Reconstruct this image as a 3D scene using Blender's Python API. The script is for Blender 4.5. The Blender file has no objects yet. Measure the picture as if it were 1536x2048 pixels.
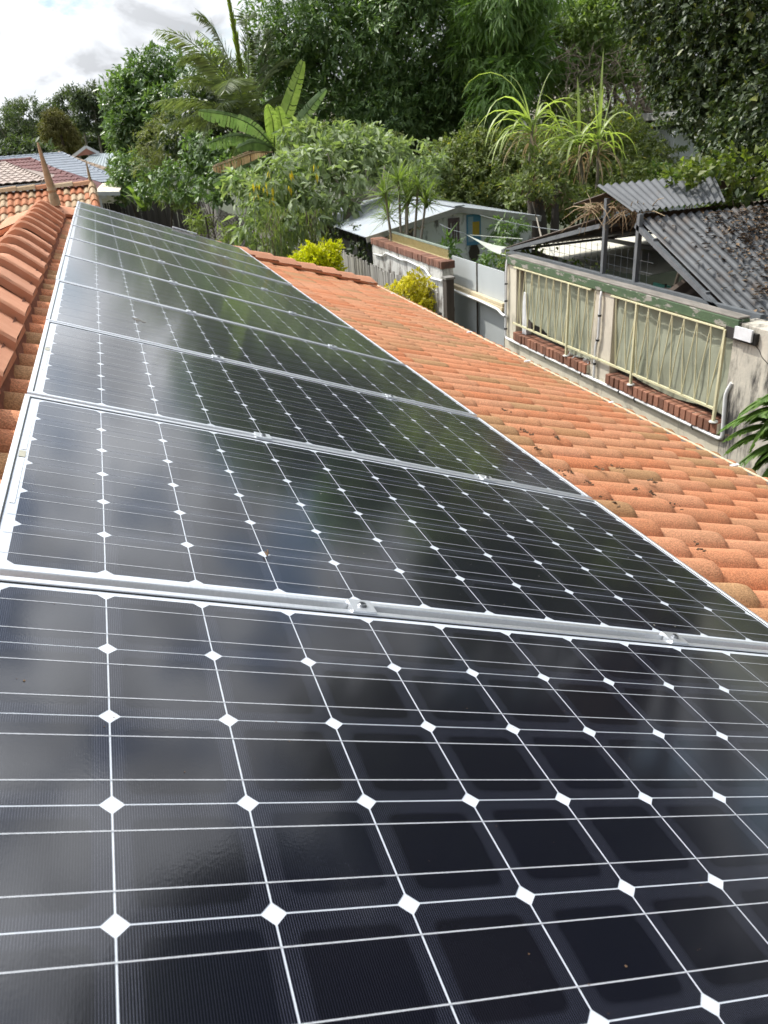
import bpy, bmesh, math, random
import numpy as np
from mathutils import Matrix, Vector

random.seed(7)
rng = np.random.default_rng(11)
S = bpy.context.scene
COL = S.collection
R = math.radians
PITCH = R(21.5)

# ------------------------------------------------------------------ camera
CW = np.array([0.2226, -1.0162, 0.4924])
F_PX = 1544.4
_c, _s = math.cos(PITCH), math.sin(PITCH)
M_ROOF = np.array([[_c, 0, _s], [0, 1, 0], [-_s, 0, _c]])      # roof plane axes: down slope, along ridge, normal
_fw = M_ROOF @ np.array([0.40746257, 0.85424663, -0.32285748])
_rt = M_ROOF @ np.array([0.90222044, -0.32184624, 0.28707711])
_dn = np.cross(_fw, _rt)
RW = np.stack([_rt, _dn, _fw])
cam_data = bpy.data.cameras.new('camera')
cam = bpy.data.objects.new('camera', cam_data)
COL.objects.link(cam)
cam_data.sensor_fit = 'VERTICAL'
cam_data.sensor_height = 24.0
cam_data.lens = F_PX * 24.0 / 2048.0
cam_data.clip_start = 0.02
cam_data.clip_end = 2000
_m = Matrix.Identity(4)
for i in range(3):
    _m[i][0] = _rt[i]; _m[i][1] = -_dn[i]; _m[i][2] = -_fw[i]; _m[i][3] = CW[i]
cam.matrix_world = _m
S.camera = cam
cam_data.dof.use_dof = True
cam_data.dof.focus_distance = 1.7
cam_data.dof.aperture_fstop = 9.0

# ------------------------------------------------------------------ sky and sun
SUN_AZ, SUN_EL = R(-40), R(52)
SUN_DIR = Vector((math.sin(SUN_AZ) * math.cos(SUN_EL), math.cos(SUN_AZ) * math.cos(SUN_EL), math.sin(SUN_EL)))
world = bpy.data.worlds.new('World')
S.world = world
world.use_nodes = True
nt = world.node_tree
N = nt.nodes
LK = nt.links.new
bg = N['Background']
sky = N.new('ShaderNodeTexSky')
sky.sky_type = 'NISHITA'
sky.sun_disc = False
sky.sun_elevation = SUN_EL
sky.sun_rotation = SUN_AZ
tc = N.new('ShaderNodeTexCoord')
sep = N.new('ShaderNodeSeparateXYZ')
LK(tc.outputs['Generated'], sep.inputs[0])
def wmath(op, a, b=None, clamp=False):
    n = N.new('ShaderNodeMath'); n.operation = op; n.use_clamp = clamp
    for k, v in enumerate((a, b)):
        if v is None: continue
        if isinstance(v, (int, float)): n.inputs[k].default_value = v
        else: LK(v, n.inputs[k])
    return n.outputs[0]
comb = N.new('ShaderNodeMapping'); comb.inputs['Scale'].default_value = (1.0, 1.0, 1.9)
LK(tc.outputs['Generated'], comb.inputs[0])
cl = N.new('ShaderNodeTexNoise'); cl.inputs['Scale'].default_value = 6.4; cl.inputs['Detail'].default_value = 8; cl.inputs['Roughness'].default_value = 0.58
LK(comb.outputs[0], cl.inputs['Vector'])
cover = N.new('ShaderNodeMapRange'); cover.interpolation_type = 'SMOOTHSTEP'
cover.inputs['From Min'].default_value = 0.38; cover.inputs['From Max'].default_value = 0.50
LK(cl.outputs[0], cover.inputs[0])
cl2 = N.new('ShaderNodeTexNoise'); cl2.inputs['Scale'].default_value = 11.0; cl2.inputs['Detail'].default_value = 6; cl2.inputs['Distortion'].default_value = 0.4
LK(comb.outputs[0], cl2.inputs['Vector'])
shade = N.new('ShaderNodeMapRange')
shade.inputs['From Min'].default_value = 0.40; shade.inputs['From Max'].default_value = 0.58
shade.inputs['To Min'].default_value = 3.0; shade.inputs['To Max'].default_value = 5.7
LK(cl2.outputs[0], shade.inputs[0])
dot = N.new('ShaderNodeVectorMath'); dot.operation = 'DOT_PRODUCT'
LK(tc.outputs['Generated'], dot.inputs[0]); dot.inputs[1].default_value = SUN_DIR
glow = wmath('ADD', wmath('MULTIPLY', wmath('POWER', wmath('MAXIMUM', dot.outputs['Value'], 0.0), 2.9), 7.2), 0.64)
lum = wmath('MULTIPLY', shade.outputs[0], glow)
ccol = N.new('ShaderNodeVectorMath'); ccol.operation = 'SCALE'
ccol.inputs[0].default_value = (0.96, 0.99, 1.04)
LK(lum, ccol.inputs['Scale'])
mixw = N.new('ShaderNodeMix'); mixw.data_type = 'RGBA'
LK(cover.outputs[0], mixw.inputs[0]); LK(sky.outputs[0], mixw.inputs[6]); LK(ccol.outputs[0], mixw.inputs[7])
LK(mixw.outputs[2], bg.inputs[0])
bg.inputs[1].default_value = 0.10

sun_data = bpy.data.lights.new('sun', 'SUN')
sun_data.energy = 2.9
sun_data.angle = R(0.6)
sun_data.color = (1.0, 0.95, 0.87)
sun = bpy.data.objects.new('sun', sun_data)
COL.objects.link(sun)
sun.rotation_euler = SUN_DIR.to_track_quat('Z', 'Y').to_euler()
sun.location = (-10, 12, 25)

S.view_settings.view_transform = 'Standard'
S.view_settings.look = 'None'
S.view_settings.exposure = 0.5
S.view_settings.gamma = 1.0
S.view_settings.use_curve_mapping = False
S.cycles.max_bounces = 6
S.cycles.transparent_max_bounces = 4
S.cycles.sample_clamp_indirect = 6.0

# ------------------------------------------------------------------ measuring helpers (photo pixel + one known coordinate -> place)
def ray(x, y):
    return RW.T @ np.array([(x - 768) / F_PX, (y - 1024) / F_PX, 1.0])
def at(x, y, X=None, Y=None, Z=None):
    r = ray(x, y)
    if X is not None: s = (X - CW[0]) / r[0]
    elif Y is not None: s = (Y - CW[1]) / r[1]
    else: s = (Z - CW[2]) / r[2]
    return CW + s * r

# ------------------------------------------------------------------ object helpers
WM = {}
def thing(name, label, cat, loc=(0, 0, 0), group=None, rot=None):
    o = bpy.data.objects.new(name, None)
    COL.objects.link(o)
    m = Matrix.Translation(Vector([float(q) for q in loc]))
    if rot is not None: m = m @ rot
    o.matrix_basis = m
    o.empty_display_size = 0.1
    WM[o.name] = m
    tag(o, label, cat, group)
    return o
def tag(o, label, cat, group=None):
    o['label'] = label; o['category'] = cat
    if group: o['group'] = group
def link_mesh(name, me, mat, parent=None, mw=None):
    """An object of mesh `me`; mw is its world matrix (vertices local to it)."""
    o = bpy.data.objects.new(name, me)
    COL.objects.link(o)
    if mat is not None and len(me.materials) == 0: me.materials.append(mat)
    if mw is None: mw = WM[parent.name].copy() if parent is not None else Matrix.Identity(4)
    if parent is not None:
        o.parent = parent
        o.matrix_basis = WM[parent.name].inverted() @ mw
    else:
        o.matrix_basis = mw
    WM[o.name] = mw.copy()
    return o
def finish(me, smooth=False, angle=35):
    if smooth:
        me.polygons.foreach_set('use_smooth', np.ones(len(me.polygons), dtype=bool))
        me.set_sharp_from_angle(angle=R(angle))
    me.update()
    return me
class MB:
    def __init__(self): self.v = []; self.f = []
    def add(self, vs, fs):
        b = len(self.v)
        self.v.extend([tuple(float(q) for q in p) for p in vs])
        self.f.extend([tuple(b + i for i in f) for f in fs])
    def box(self, lo, hi, m=None):
        x0, y0, z0 = lo; x1, y1, z1 = hi
        vs = [(x0, y0, z0), (x1, y0, z0), (x1, y1, z0), (x0, y1, z0), (x0, y0, z1), (x1, y0, z1), (x1, y1, z1), (x0, y1, z1)]
        if m is not None: vs = [m @ Vector(p) for p in vs]
        self.add(vs, [(0, 3, 2, 1), (4, 5, 6, 7), (0, 1, 5, 4), (1, 2, 6, 5), (2, 3, 7, 6), (3, 0, 4, 7)])
    def bar(self, a, b, w, h=None, up=(0, 0, 1)):
        h = w if h is None else h
        a = np.array(a, float); b = np.array(b, float)
        d = b - a; L = np.linalg.norm(d); d /= L
        u = np.array(up, float)
        if abs(d @ u) > 0.97: u = np.array([1.0, 0, 0])
        s = np.cross(d, u); s /= np.linalg.norm(s); u = np.cross(s, d)
        vs = []
        for p in (a, b):
            for i, j in ((-1, -1), (1, -1), (1, 1), (-1, 1)):
                vs.append(p + s * i * w / 2 + u * j * h / 2)
        self.add(vs, [(0, 1, 2, 3), (7, 6, 5, 4), (0, 4, 5, 1), (1, 5, 6, 2), (2, 6, 7, 3), (3, 7, 4, 0)])
    def tube(self, pts, rad, n=8, cap=True):
        pts = [np.array(p, float) for p in pts]
        rad = rad if hasattr(rad, '__len__') else [rad] * len(pts)
        rings = []
        b = len(self.v); vs = []; fs = []
        s_prev = None
        for i, p in enumerate(pts):
            d = pts[min(i + 1, len(pts) - 1)] - pts[max(i - 1, 0)]
            d = d / (np.linalg.norm(d) + 1e-9)
            if s_prev is None:
                u = np.array([0, 0, 1.0]) if abs(d[2]) < 0.9 else np.array([1.0, 0, 0])
                s = np.cross(d, u)
            else:
                s = s_prev - d * (s_prev @ d)
            s = s / (np.linalg.norm(s) + 1e-9); s_prev = s
            t = np.cross(d, s)
            for k in range(n):
                a = 2 * math.pi * k / n
                vs.append(p + rad[i] * (math.cos(a) * s + math.sin(a) * t))
        for i in range(len(pts) - 1):
            for k in range(n):
                fs.append((i * n + k, i * n + (k + 1) % n, (i + 1) * n + (k + 1) % n, (i + 1) * n + k))
        if cap:
            fs.append(tuple(range(n - 1, -1, -1))); fs.append(tuple((len(pts) - 1) * n + k for k in range(n)))
        self.add(vs, fs)
    def grid(self, P):
        """P: rows x cols of points."""
        r, c = len(P), len(P[0])
        self.add([p for row in P for p in row], [(i * c + j, i * c + j + 1, (i + 1) * c + j + 1, (i + 1) * c + j) for i in range(r - 1) for j in range(c - 1)])
    def lathe(self, base, prof, n=16, axis=None):
        vs = []; fs = []
        base = np.array(base, float)
        for r_, z in prof:
            for k in range(n):
                a = 2 * math.pi * k / n
                vs.append(base + np.array([r_ * math.cos(a), r_ * math.sin(a), z]))
        for i in range(len(prof) - 1):
            for k in range(n):
                fs.append((i * n + k, i * n + (k + 1) % n, (i + 1) * n + (k + 1) % n, (i + 1) * n + k))
        fs.append(tuple(range(n - 1, -1, -1))); fs.append(tuple((len(prof) - 1) * n + k for k in range(n)))
        self.add(vs, fs)
    def mesh(self, name, inv=None, smooth=False, angle=35):
        me = bpy.data.meshes.new(name)
        vs = self.v if inv is None else [tuple(inv @ Vector(p)) for p in self.v]
        me.from_pydata(vs, [], self.f)
        return finish(me, smooth, angle)
    def build(self, name, mat, parent=None, smooth=False, angle=35, org=None, local=False):
        """World-space vertices -> one object (local=True: already in the parent's frame)."""
        if parent is not None:
            mw = WM[parent.name]
        else:
            if org is None:
                a = np.array(self.v); org = ((a[:, 0].min() + a[:, 0].max()) / 2, (a[:, 1].min() + a[:, 1].max()) / 2, a[:, 2].min())
            mw = Matrix.Translation(Vector([float(q) for q in org]))
        me = self.mesh(name, None if local else mw.inverted(), smooth, angle)
        return link_mesh(name, me, mat, parent, mw)
def np_mesh(name, V, Fc):
    me = bpy.data.meshes.new(name)
    n = len(V); k = Fc.shape[1]; m = len(Fc)
    me.vertices.add(n); me.vertices.foreach_set('co', V.astype(np.float32).ravel())
    me.loops.add(m * k); me.loops.foreach_set('vertex_index', Fc.astype(np.int32).ravel())
    me.polygons.add(m)
    me.polygons.foreach_set('loop_start', np.arange(0, m * k, k, dtype=np.int32))
    me.polygons.foreach_set('loop_total', np.full(m, k, dtype=np.int32))
    me.update(calc_edges=True)
    return me
def np_build(name, V, Fc, mat, parent):
    mw = WM[parent.name]
    inv = np.array(mw.inverted())
    V = V @ inv[:3, :3].T + inv[:3, 3]
    return link_mesh(name, np_mesh(name, V, Fc), mat, parent, mw)

# ------------------------------------------------------------------ materials
def new_mat(name):
    m = bpy.data.materials.new(name); m.use_nodes = True
    return m, m.node_tree, m.node_tree.nodes['Principled BSDF']
def ramp(t, stops, interp='LINEAR'):
    r = t.nodes.new('ShaderNodeValToRGB')
    e = r.color_ramp.elements
    r.color_ramp.interpolation = interp
    while len(e) < len(stops): e.new(0.5)
    for k, (p, c) in enumerate(stops):
        e[k].position = p; e[k].color = (*c, 1)
    return r
def noise(t, scale, detail=5, rough=0.6, vec=None, stretch=None):
    n = t.nodes.new('ShaderNodeTexNoise')
    n.inputs['Scale'].default_value = scale; n.inputs['Detail'].default_value = detail; n.inputs['Roughness'].default_value = rough
    if vec is None:
        c = t.nodes.new('ShaderNodeTexCoord'); vec = c.outputs['Object']
    if stretch:
        mp = t.nodes.new('ShaderNodeMapping'); mp.inputs['Scale'].default_value = stretch
        t.links.new(vec, mp.inputs[0]); vec = mp.outputs[0]
    t.links.new(vec, n.inputs['Vector'])
    return n
def mixc(t, fac, a, b, mode='MIX'):
    x = t.nodes.new('ShaderNodeMix'); x.data_type = 'RGBA'; x.blend_type = mode
    for sock, v in ((x.inputs[0], fac), (x.inputs[6], a), (x.inputs[7], b)):
        if isinstance(v, (int, float)): sock.default_value = v
        elif isinstance(v, tuple): sock.default_value = (*v, 1) if len(v) == 3 else v
        else: t.links.new(v, sock)
    return x.outputs[2]
def tmath(t, op, a, b=None, c=None, clamp=False):
    n = t.nodes.new('ShaderNodeMath'); n.operation = op; n.use_clamp = clamp
    for k, v in enumerate((a, b, c)):
        if v is None: continue
        if isinstance(v, (int, float)): n.inputs[k].default_value = v
        else: t.links.new(v, n.inputs[k])
    return n.outputs[0]
def bump(t, b, height, strength, dist=0.01):
    n = t.nodes.new('ShaderNodeBump'); n.inputs['Strength'].default_value = strength; n.inputs['Distance'].default_value = dist
    t.links.new(height, n.inputs['Height']); t.links.new(n.outputs[0], b.inputs['Normal'])
def simple(name, c1, c2=None, rough=0.6, metal=0.0, scale=6, bumps=0.0, stretch=None, stain=None, stain_scale=2.0, stain_pos=(0.55, 0.7), stain_stretch=None, spec=0.5, fine=0, per_object=0.0):
    m, t, b = new_mat(name)
    c2 = c2 or tuple(q * 0.75 for q in c1)
    n = noise(t, scale, 6, 0.65, stretch=stretch)
    r = ramp(t, [(0.3, c1), (0.7, c2)])
    t.links.new(n.outputs[0], r.inputs[0])
    col = r.outputs[0]
    if per_object:
        oi = t.nodes.new('ShaderNodeObjectInfo')
        hs = t.nodes.new('ShaderNodeHueSaturation')
        v = tmath(t, 'MULTIPLY_ADD', oi.outputs['Random'], per_object * 2, 1 - per_object)
        t.links.new(v, hs.inputs['Value']); t.links.new(col, hs.inputs['Color']); col = hs.outputs[0]
    if stain:
        sn = noise(t, stain_scale, 8, 0.7, stretch=stain_stretch)
        sr = ramp(t, [(stain_pos[0], (0, 0, 0)), (stain_pos[1], (1, 1, 1))])
        t.links.new(sn.outputs[0], sr.inputs[0])
        col = mixc(t, sr.outputs[0], col, stain)
    t.links.new(col, b.inputs['Base Color'])
    b.inputs['Roughness'].default_value = rough; b.inputs['Metallic'].default_value = metal
    b.inputs['Specular IOR Level'].default_value = spec
    if bumps:
        fn = noise(t, fine or scale * 8, 4, 0.6, stretch=stretch)
        bump(t, b, fn.outputs[0], bumps, 0.004)
    return m
def leafmat(name, c1, c2, rough=0.45, trans=0.3, spec=0.4, clump=1.2, yellow=None, tint=None):
    m, t, b = new_mat(name)
    g = t.nodes.new('ShaderNodeNewGeometry')
    stops = [(0.0, c1), (0.85, c2)]
    if yellow: stops += [(0.955, c2), (0.965, yellow)]
    r = ramp(t, stops)
    t.links.new(g.outputs['Random Per Island'], r.inputs[0])
    n = noise(t, clump, 3, 0.6)
    v = tmath(t, 'MULTIPLY_ADD', n.outputs[0], 1.3, 0.38)
    hs = t.nodes.new('ShaderNodeHueSaturation')
    t.links.new(v, hs.inputs['Value']); t.links.new(r.outputs[0], hs.inputs['Color'])
    t.links.new(hs.outputs[0], b.inputs['Base Color'])
    b.inputs['Roughness'].default_value = rough; b.inputs['Specular IOR Level'].default_value = spec
    tr = t.nodes.new('ShaderNodeBsdfTranslucent')
    tcx = mixc(t, 1.0, hs.outputs[0], tint or (1.5, 1.7, 0.6), 'MULTIPLY')
    t.links.new(tcx, tr.inputs[0])
    mx = t.nodes.new('ShaderNodeMixShader'); mx.inputs[0].default_value = trans
    out = t.nodes['Material Output']
    t.links.new(b.outputs[0], mx.inputs[1]); t.links.new(tr.outputs[0], mx.inputs[2]); t.links.new(mx.outputs[0], out.inputs[0])
    return m

M = {}
# terracotta roof tiles: colour by tile and by roll, granular face
def tile_material(name, stops, grit=1.0):
    m, t, b = new_mat(name)
    oi = t.nodes.new('ShaderNodeObjectInfo')
    at_ = t.nodes.new('ShaderNodeAttribute'); at_.attribute_name = 'roll'
    wn = t.nodes.new('ShaderNodeTexWhiteNoise'); wn.noise_dimensions = '1D'
    t.links.new(tmath(t, 'ADD', tmath(t, 'MULTIPLY', oi.outputs['Random'], 371.0), tmath(t, 'MULTIPLY', at_.outputs['Fac'], 13.7)), wn.inputs['W'])
    r = ramp(t, stops)
    t.links.new(wn.outputs['Value'], r.inputs[0])
    c = t.nodes.new('ShaderNodeTexCoord')
    off = t.nodes.new('ShaderNodeVectorMath'); off.operation = 'ADD'
    cb = t.nodes.new('ShaderNodeCombineXYZ')
    for k in range(3): t.links.new(tmath(t, 'MULTIPLY', oi.outputs['Random'], 57.0 + k * 31), cb.inputs[k])
    t.links.new(c.outputs['Object'], off.inputs[0]); t.links.new(cb.outputs[0], off.inputs[1])
    p = noise(t, 9, 5, 0.7, vec=off.outputs[0])
    pr = ramp(t, [(0.45, (0, 0, 0)), (0.75, (1, 1, 1))]); t.links.new(p.outputs[0], pr.inputs[0])
    col = mixc(t, tmath(t, 'MULTIPLY', pr.outputs[0], 0.45), r.outputs[0], (0.36, 0.21, 0.115))
    gn = noise(t, 190, 3, 0.6, vec=off.outputs[0])
    gr = ramp(t, [(0.34, (0.55, 0.53, 0.5)), (0.66, (1.4, 1.38, 1.3))]); t.links.new(gn.outputs[0], gr.inputs[0])
    col = mixc(t, 0.75 * grit, col, gr.outputs[0], 'MULTIPLY')
    ln = noise(t, 22, 6, 0.75, vec=off.outputs[0])
    lr = ramp(t, [(0.66, (0, 0, 0)), (0.74, (1, 1, 1))]); t.links.new(ln.outputs[0], lr.inputs[0])
    col = mixc(t, tmath(t, 'MULTIPLY', lr.outputs[0], 0.6), col, (0.13, 0.075, 0.045))
    gp = t.nodes.new('ShaderNodeNewGeometry')
    wn2 = noise(t, 1.3, 7, 0.72, vec=gp.outputs['Position'], stretch=(0.5, 1.6, 0.5))
    wr = ramp(t, [(0.50, (0, 0, 0)), (0.72, (1, 1, 1))]); t.links.new(wn2.outputs[0], wr.inputs[0])
    col = mixc(t, tmath(t, 'MULTIPLY', wr.outputs[0], 0.38), col, (0.22, 0.13, 0.075))
    t.links.new(col, b.inputs['Base Color'])
    b.inputs['Roughness'].default_value = 0.85; b.inputs['Specular IOR Level'].default_value = 0.25
    bump(t, b, gn.outputs[0], 0.7, 0.004)
    return m
M['tile'] = tile_material('terracotta_tile', [(0.0, (0.53, 0.20, 0.095)), (0.3, (0.60, 0.258, 0.135)), (0.6, (0.58, 0.285, 0.165)), (0.80, (0.54, 0.26, 0.135)), (0.87, (0.40, 0.225, 0.11)), (1.0, (0.46, 0.27, 0.14))])
M['old_tile'] = tile_material('weathered_tile', [(0.0, (0.42, 0.14, 0.065)), (0.45, (0.46, 0.20, 0.11)), (0.55, (0.40, 0.29, 0.18)), (1.0, (0.46, 0.36, 0.25))])
M['cap'] = simple('terracotta_cap', (0.60, 0.295, 0.18), (0.53, 0.24, 0.135), 0.85, scale=14, bumps=0.5, fine=240, per_object=0.10, spec=0.25, stain=(0.24, 0.10, 0.055), stain_scale=9, stain_pos=(0.62, 0.76))
M['mortar'] = simple('red_mortar', (0.30, 0.125, 0.075), (0.20, 0.085, 0.05), 0.95, scale=30, bumps=0.7)
M['sarking'] = simple('roof_sarking', (0.16, 0.08, 0.055), (0.10, 0.06, 0.045), 0.9)
M['finial'] = simple('finial_stone', (0.45, 0.34, 0.21), (0.33, 0.23, 0.13), 0.85, scale=18, bumps=0.5, stain=(0.18, 0.12, 0.07), stain_scale=12)
M['alu'] = simple('anodised_aluminium', (0.80, 0.82, 0.84), (0.70, 0.72, 0.745), 0.34, 0.75, scale=5, stretch=(40, 1, 40), bumps=0.05)
M['backsheet'] = None
def glassed(name, build_color, base_rough=0.4):
    m, t, b = new_mat(name)
    col = build_color(t)
    # thin film of dust on the glass
    c = t.nodes.new('ShaderNodeTexCoord'); g = t.nodes.new('ShaderNodeNewGeometry')
    dn = noise(t, 1.7, 8, 0.7, vec=g.outputs['Position'])
    dr = ramp(t, [(0.35, (0, 0, 0)), (0.75, (1, 1, 1))]); t.links.new(dn.outputs[0], dr.inputs[0])
    fn = noise(t, 60, 4, 0.7, vec=g.outputs['Position'])
    dust = tmath(t, 'MULTIPLY', tmath(t, 'MULTIPLY_ADD', dr.outputs[0], 0.006, 0.0008), tmath(t, 'MULTIPLY_ADD', fn.outputs[0], 1.2, 0.4))
    col = mixc(t, dust, col, (0.42, 0.40, 0.37))
    t.links.new(col, b.inputs['Base Color'])
    b.inputs['Roughness'].default_value = base_rough
    b.inputs['Specular IOR Level'].default_value = 0.04
    b.inputs['Coat Weight'].default_value = 1.0
    b.inputs['Coat IOR'].default_value = 1.66
    b.inputs['Sheen Weight'].default_value = 0.10; b.inputs['Sheen Roughness'].default_value = 0.22

    rn = noise(t, 3.0, 6, 0.7, vec=g.outputs['Position'])
    t.links.new(tmath(t, 'MULTIPLY_ADD', rn.outputs[0], 0.07, 0.06), b.inputs['Coat Roughness'])
    pn = noise(t, 300, 2, 0.5, vec=g.outputs['Position'])
    bp = t.nodes.new('ShaderNodeBump'); bp.inputs['Strength'].default_value = 0.035; bp.inputs['Distance'].default_value = 0.001
    t.links.new(pn.outputs[0], bp.inputs['Height']); t.links.new(bp.outputs[0], b.inputs['Coat Normal'])
    return m
def cell_color(t):
    c = t.nodes.new('ShaderNodeTexCoord'); sp = t.nodes.new('ShaderNodeSeparateXYZ'); t.links.new(c.outputs['Object'], sp.inputs[0])
    ax = tmath(t, 'ABSOLUTE', sp.outputs[0]); ay = tmath(t, 'ABSOLUTE', sp.outputs[1])
    oj = t.nodes.new('ShaderNodeObjectInfo')
    ax = tmath(t, 'ABSOLUTE', tmath(t, 'ADD', sp.outputs[0], tmath(t, 'MULTIPLY_ADD', oj.outputs['Random'], 0.006, -0.003)))
    ay = tmath(t, 'ABSOLUTE', tmath(t, 'ADD', sp.outputs[1], tmath(t, 'MULTIPLY_ADD', tmath(t, 'FRACT', tmath(t, 'MULTIPLY', oj.outputs['Random'], 17.3)), 0.006, -0.003)))
    mx = tmath(t, 'POWER', tmath(t, 'ADD', tmath(t, 'POWER', tmath(t, 'MULTIPLY', ax, 20.0), 9.0), tmath(t, 'POWER', tmath(t, 'MULTIPLY', ay, 20.0), 9.0)), 1 / 9.0)
    mx = tmath(t, 'DIVIDE', mx, 20.0)
    wob = noise(t, 25, 3, 0.6)
    edge = t.nodes.new('ShaderNodeMapRange'); edge.interpolation_type = 'SMOOTHSTEP'
    edge.inputs['From Min'].default_value = 0.0455; edge.inputs['From Max'].default_value = 0.0515
    t.links.new(tmath(t, 'ADD', mx, tmath(t, 'MULTIPLY_ADD', wob.outputs[0], 0.006, -0.003)), edge.inputs[0])
    # collector fingers every 2.3 mm, across the ribbons
    fr = tmath(t, 'FRACT', tmath(t, 'DIVIDE', tmath(t, 'ADD', sp.outputs[0], 1.0), 0.00232))
    fin = tmath(t, 'LESS_THAN', fr, 0.16)
    oi = t.nodes.new('ShaderNodeObjectInfo')
    base = mixc(t, oi.outputs['Random'], (0.0022, 0.0030, 0.0075), (0.0032, 0.0032, 0.0060))
    rim = mixc(t, edge.outputs[0], base, (0.0040, 0.0048, 0.0110))
    amt = tmath(t, 'MULTIPLY', fin, tmath(t, 'MULTIPLY_ADD', edge.outputs[0], 0.27, 0.09))
    return mixc(t, amt, rim, (0.16, 0.17, 0.20))
M['cell'] = glassed('silicon_cell', cell_color, 0.35)
def sheet_color(t):
    n = noise(t, 40, 3, 0.5)
    r = ramp(t, [(0.3, (0.62, 0.66, 0.71)), (0.7, (0.56, 0.60, 0.65))]); t.links.new(n.outputs[0], r.inputs[0])
    return r.outputs[0]
M['backsheet'] = glassed('white_backsheet', sheet_color, 0.5)
def ribbon_color(t):
    n = noise(t, 60, 4, 0.6, stretch=(3, 40, 1))
    r = ramp(t, [(0.35, (0.52, 0.54, 0.57)), (0.7, (0.27, 0.28, 0.30))]); t.links.new(n.outputs[0], r.inputs[0])
    return r.outputs[0]
M['ribbon'] = glassed('tinned_ribbon', ribbon_color, 0.35)
M['tape'] = simple('label_tape', (0.78, 0.80, 0.80), (0.72, 0.74, 0.74), 0.3, scale=90)
M['tan_tag'] = simple('tan_tag', (0.42, 0.40, 0.30), None, 0.4)
M['black'] = simple('plain_black', (0.012, 0.012, 0.013), None, 0.6)
M['steel'] = simple('bolt_steel', (0.35, 0.36, 0.37), None, 0.3, 0.9)
M['gutter'] = simple('gutter_grey', (0.24, 0.255, 0.25), (0.17, 0.18, 0.175), 0.55, scale=7, stain=(0.12, 0.11, 0.09), stain_scale=9, stain_pos=(0.55, 0.75))
M['cream_metal'] = simple('cream_metal', (0.62, 0.53, 0.36), (0.52, 0.44, 0.29), 0.5, scale=10, stain=(0.25, 0.19, 0.12), stain_scale=14, stain_pos=(0.6, 0.74))
M['house_wall'] = simple('house_brick', (0.36, 0.24, 0.17), None, 0.9)
M['render'] = simple('cream_render', (0.70, 0.64, 0.51), (0.58, 0.53, 0.41), 0.9, scale=5, bumps=0.4, fine=70, stain=(0.17, 0.155, 0.125), stain_scale=3.2, stain_pos=(0.56, 0.72), stain_stretch=(1, 1, 0.45))
M['concrete'] = simple('rough_concrete', (0.64, 0.58, 0.47), (0.52, 0.47, 0.38), 0.95, scale=7, bumps=0.6, fine=60, stain=(0.33, 0.26, 0.16), stain_scale=5, stain_pos=(0.58, 0.75))
M['old_concrete'] = simple('blackened_concrete', (0.62, 0.57, 0.47), (0.46, 0.43, 0.36), 0.95, scale=6, bumps=0.8, fine=45, stain=(0.055, 0.052, 0.048), stain_scale=3.0, stain_pos=(0.47, 0.62), stain_stretch=(2.2, 2.2, 0.5))
M['brick'] = simple('clay_brick', (0.28, 0.125, 0.075), (0.19, 0.088, 0.056), 0.9, scale=12, bumps=0.5, fine=90, per_object=0.32, stain=(0.10, 0.05, 0.035), stain_scale=7, stain_pos=(0.58, 0.75))
M['dirty_brick'] = simple('sooty_brick', (0.27, 0.13, 0.085), (0.17, 0.08, 0.055), 0.95, scale=9, bumps=0.5, fine=90, per_object=0.3, stain=(0.06, 0.05, 0.045), stain_scale=6, stain_pos=(0.5, 0.7))
M['green_beam'] = simple('flaking_green_paint', (0.078, 0.125, 0.06), (0.055, 0.095, 0.047), 0.8, scale=9, bumps=0.6, fine=60, stain=(0.30, 0.28, 0.245), stain_scale=6.5, stain_pos=(0.53, 0.58), stain_stretch=(1, 0.6, 2))
M['weathered_top'] = simple('weathered_timber_top', (0.27, 0.245, 0.215), (0.13, 0.12, 0.10), 0.95, scale=12, stretch=(1, 0.3, 1), bumps=0.5)
M['rail_cream'] = simple('cream_rail_paint', (0.66, 0.62, 0.40), (0.58, 0.53, 0.33), 0.55, scale=14, stain=(0.36, 0.24, 0.13), stain_scale=22, stain_pos=(0.66, 0.74))
M['cloth'] = simple('faded_green_cloth', (0.35, 0.365, 0.275), (0.265, 0.28, 0.205), 0.9, scale=3.5, bumps=0.3, fine=160, stain=(0.14, 0.145, 0.105), stain_scale=4, stain_pos=(0.58, 0.74), stain_stretch=(1, 1.5, 0.4))
M['pvc'] = simple('white_pvc', (0.80, 0.80, 0.78), (0.72, 0.72, 0.70), 0.35, scale=4)
M['white_plastic'] = simple('white_plastic', (0.82, 0.83, 0.84), None, 0.4)
M['old_white'] = simple('stained_white_paint', (0.62, 0.61, 0.57), (0.5, 0.49, 0.45), 0.85, scale=6, bumps=0.3, stain=(0.16, 0.14, 0.12), stain_scale=3.6, stain_pos=(0.5, 0.64), stain_stretch=(1.5, 1.5, 0.6))
M['grey_sheet'] = simple('pale_grey_sheet', (0.50, 0.53, 0.53), (0.45, 0.48, 0.48), 0.55, scale=1.5, stain=(0.36, 0.375, 0.37), stain_scale=1.2)
M['dark_timber'] = simple('dark_timber', (0.075, 0.062, 0.05), (0.045, 0.037, 0.03), 0.9, scale=10, stretch=(1, 1, .2), bumps=0.4)
M['paling'] = simple('grey_paling', (0.30, 0.285, 0.255), (0.19, 0.18, 0.16), 0.95, scale=22, stretch=(1, 1, 0.07), bumps=0.6, per_object=0.3, stain=(0.075, 0.068, 0.058), stain_scale=9, stain_stretch=(1.5, 1.5, 0.25), stain_pos=(0.52, 0.7))
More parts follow.
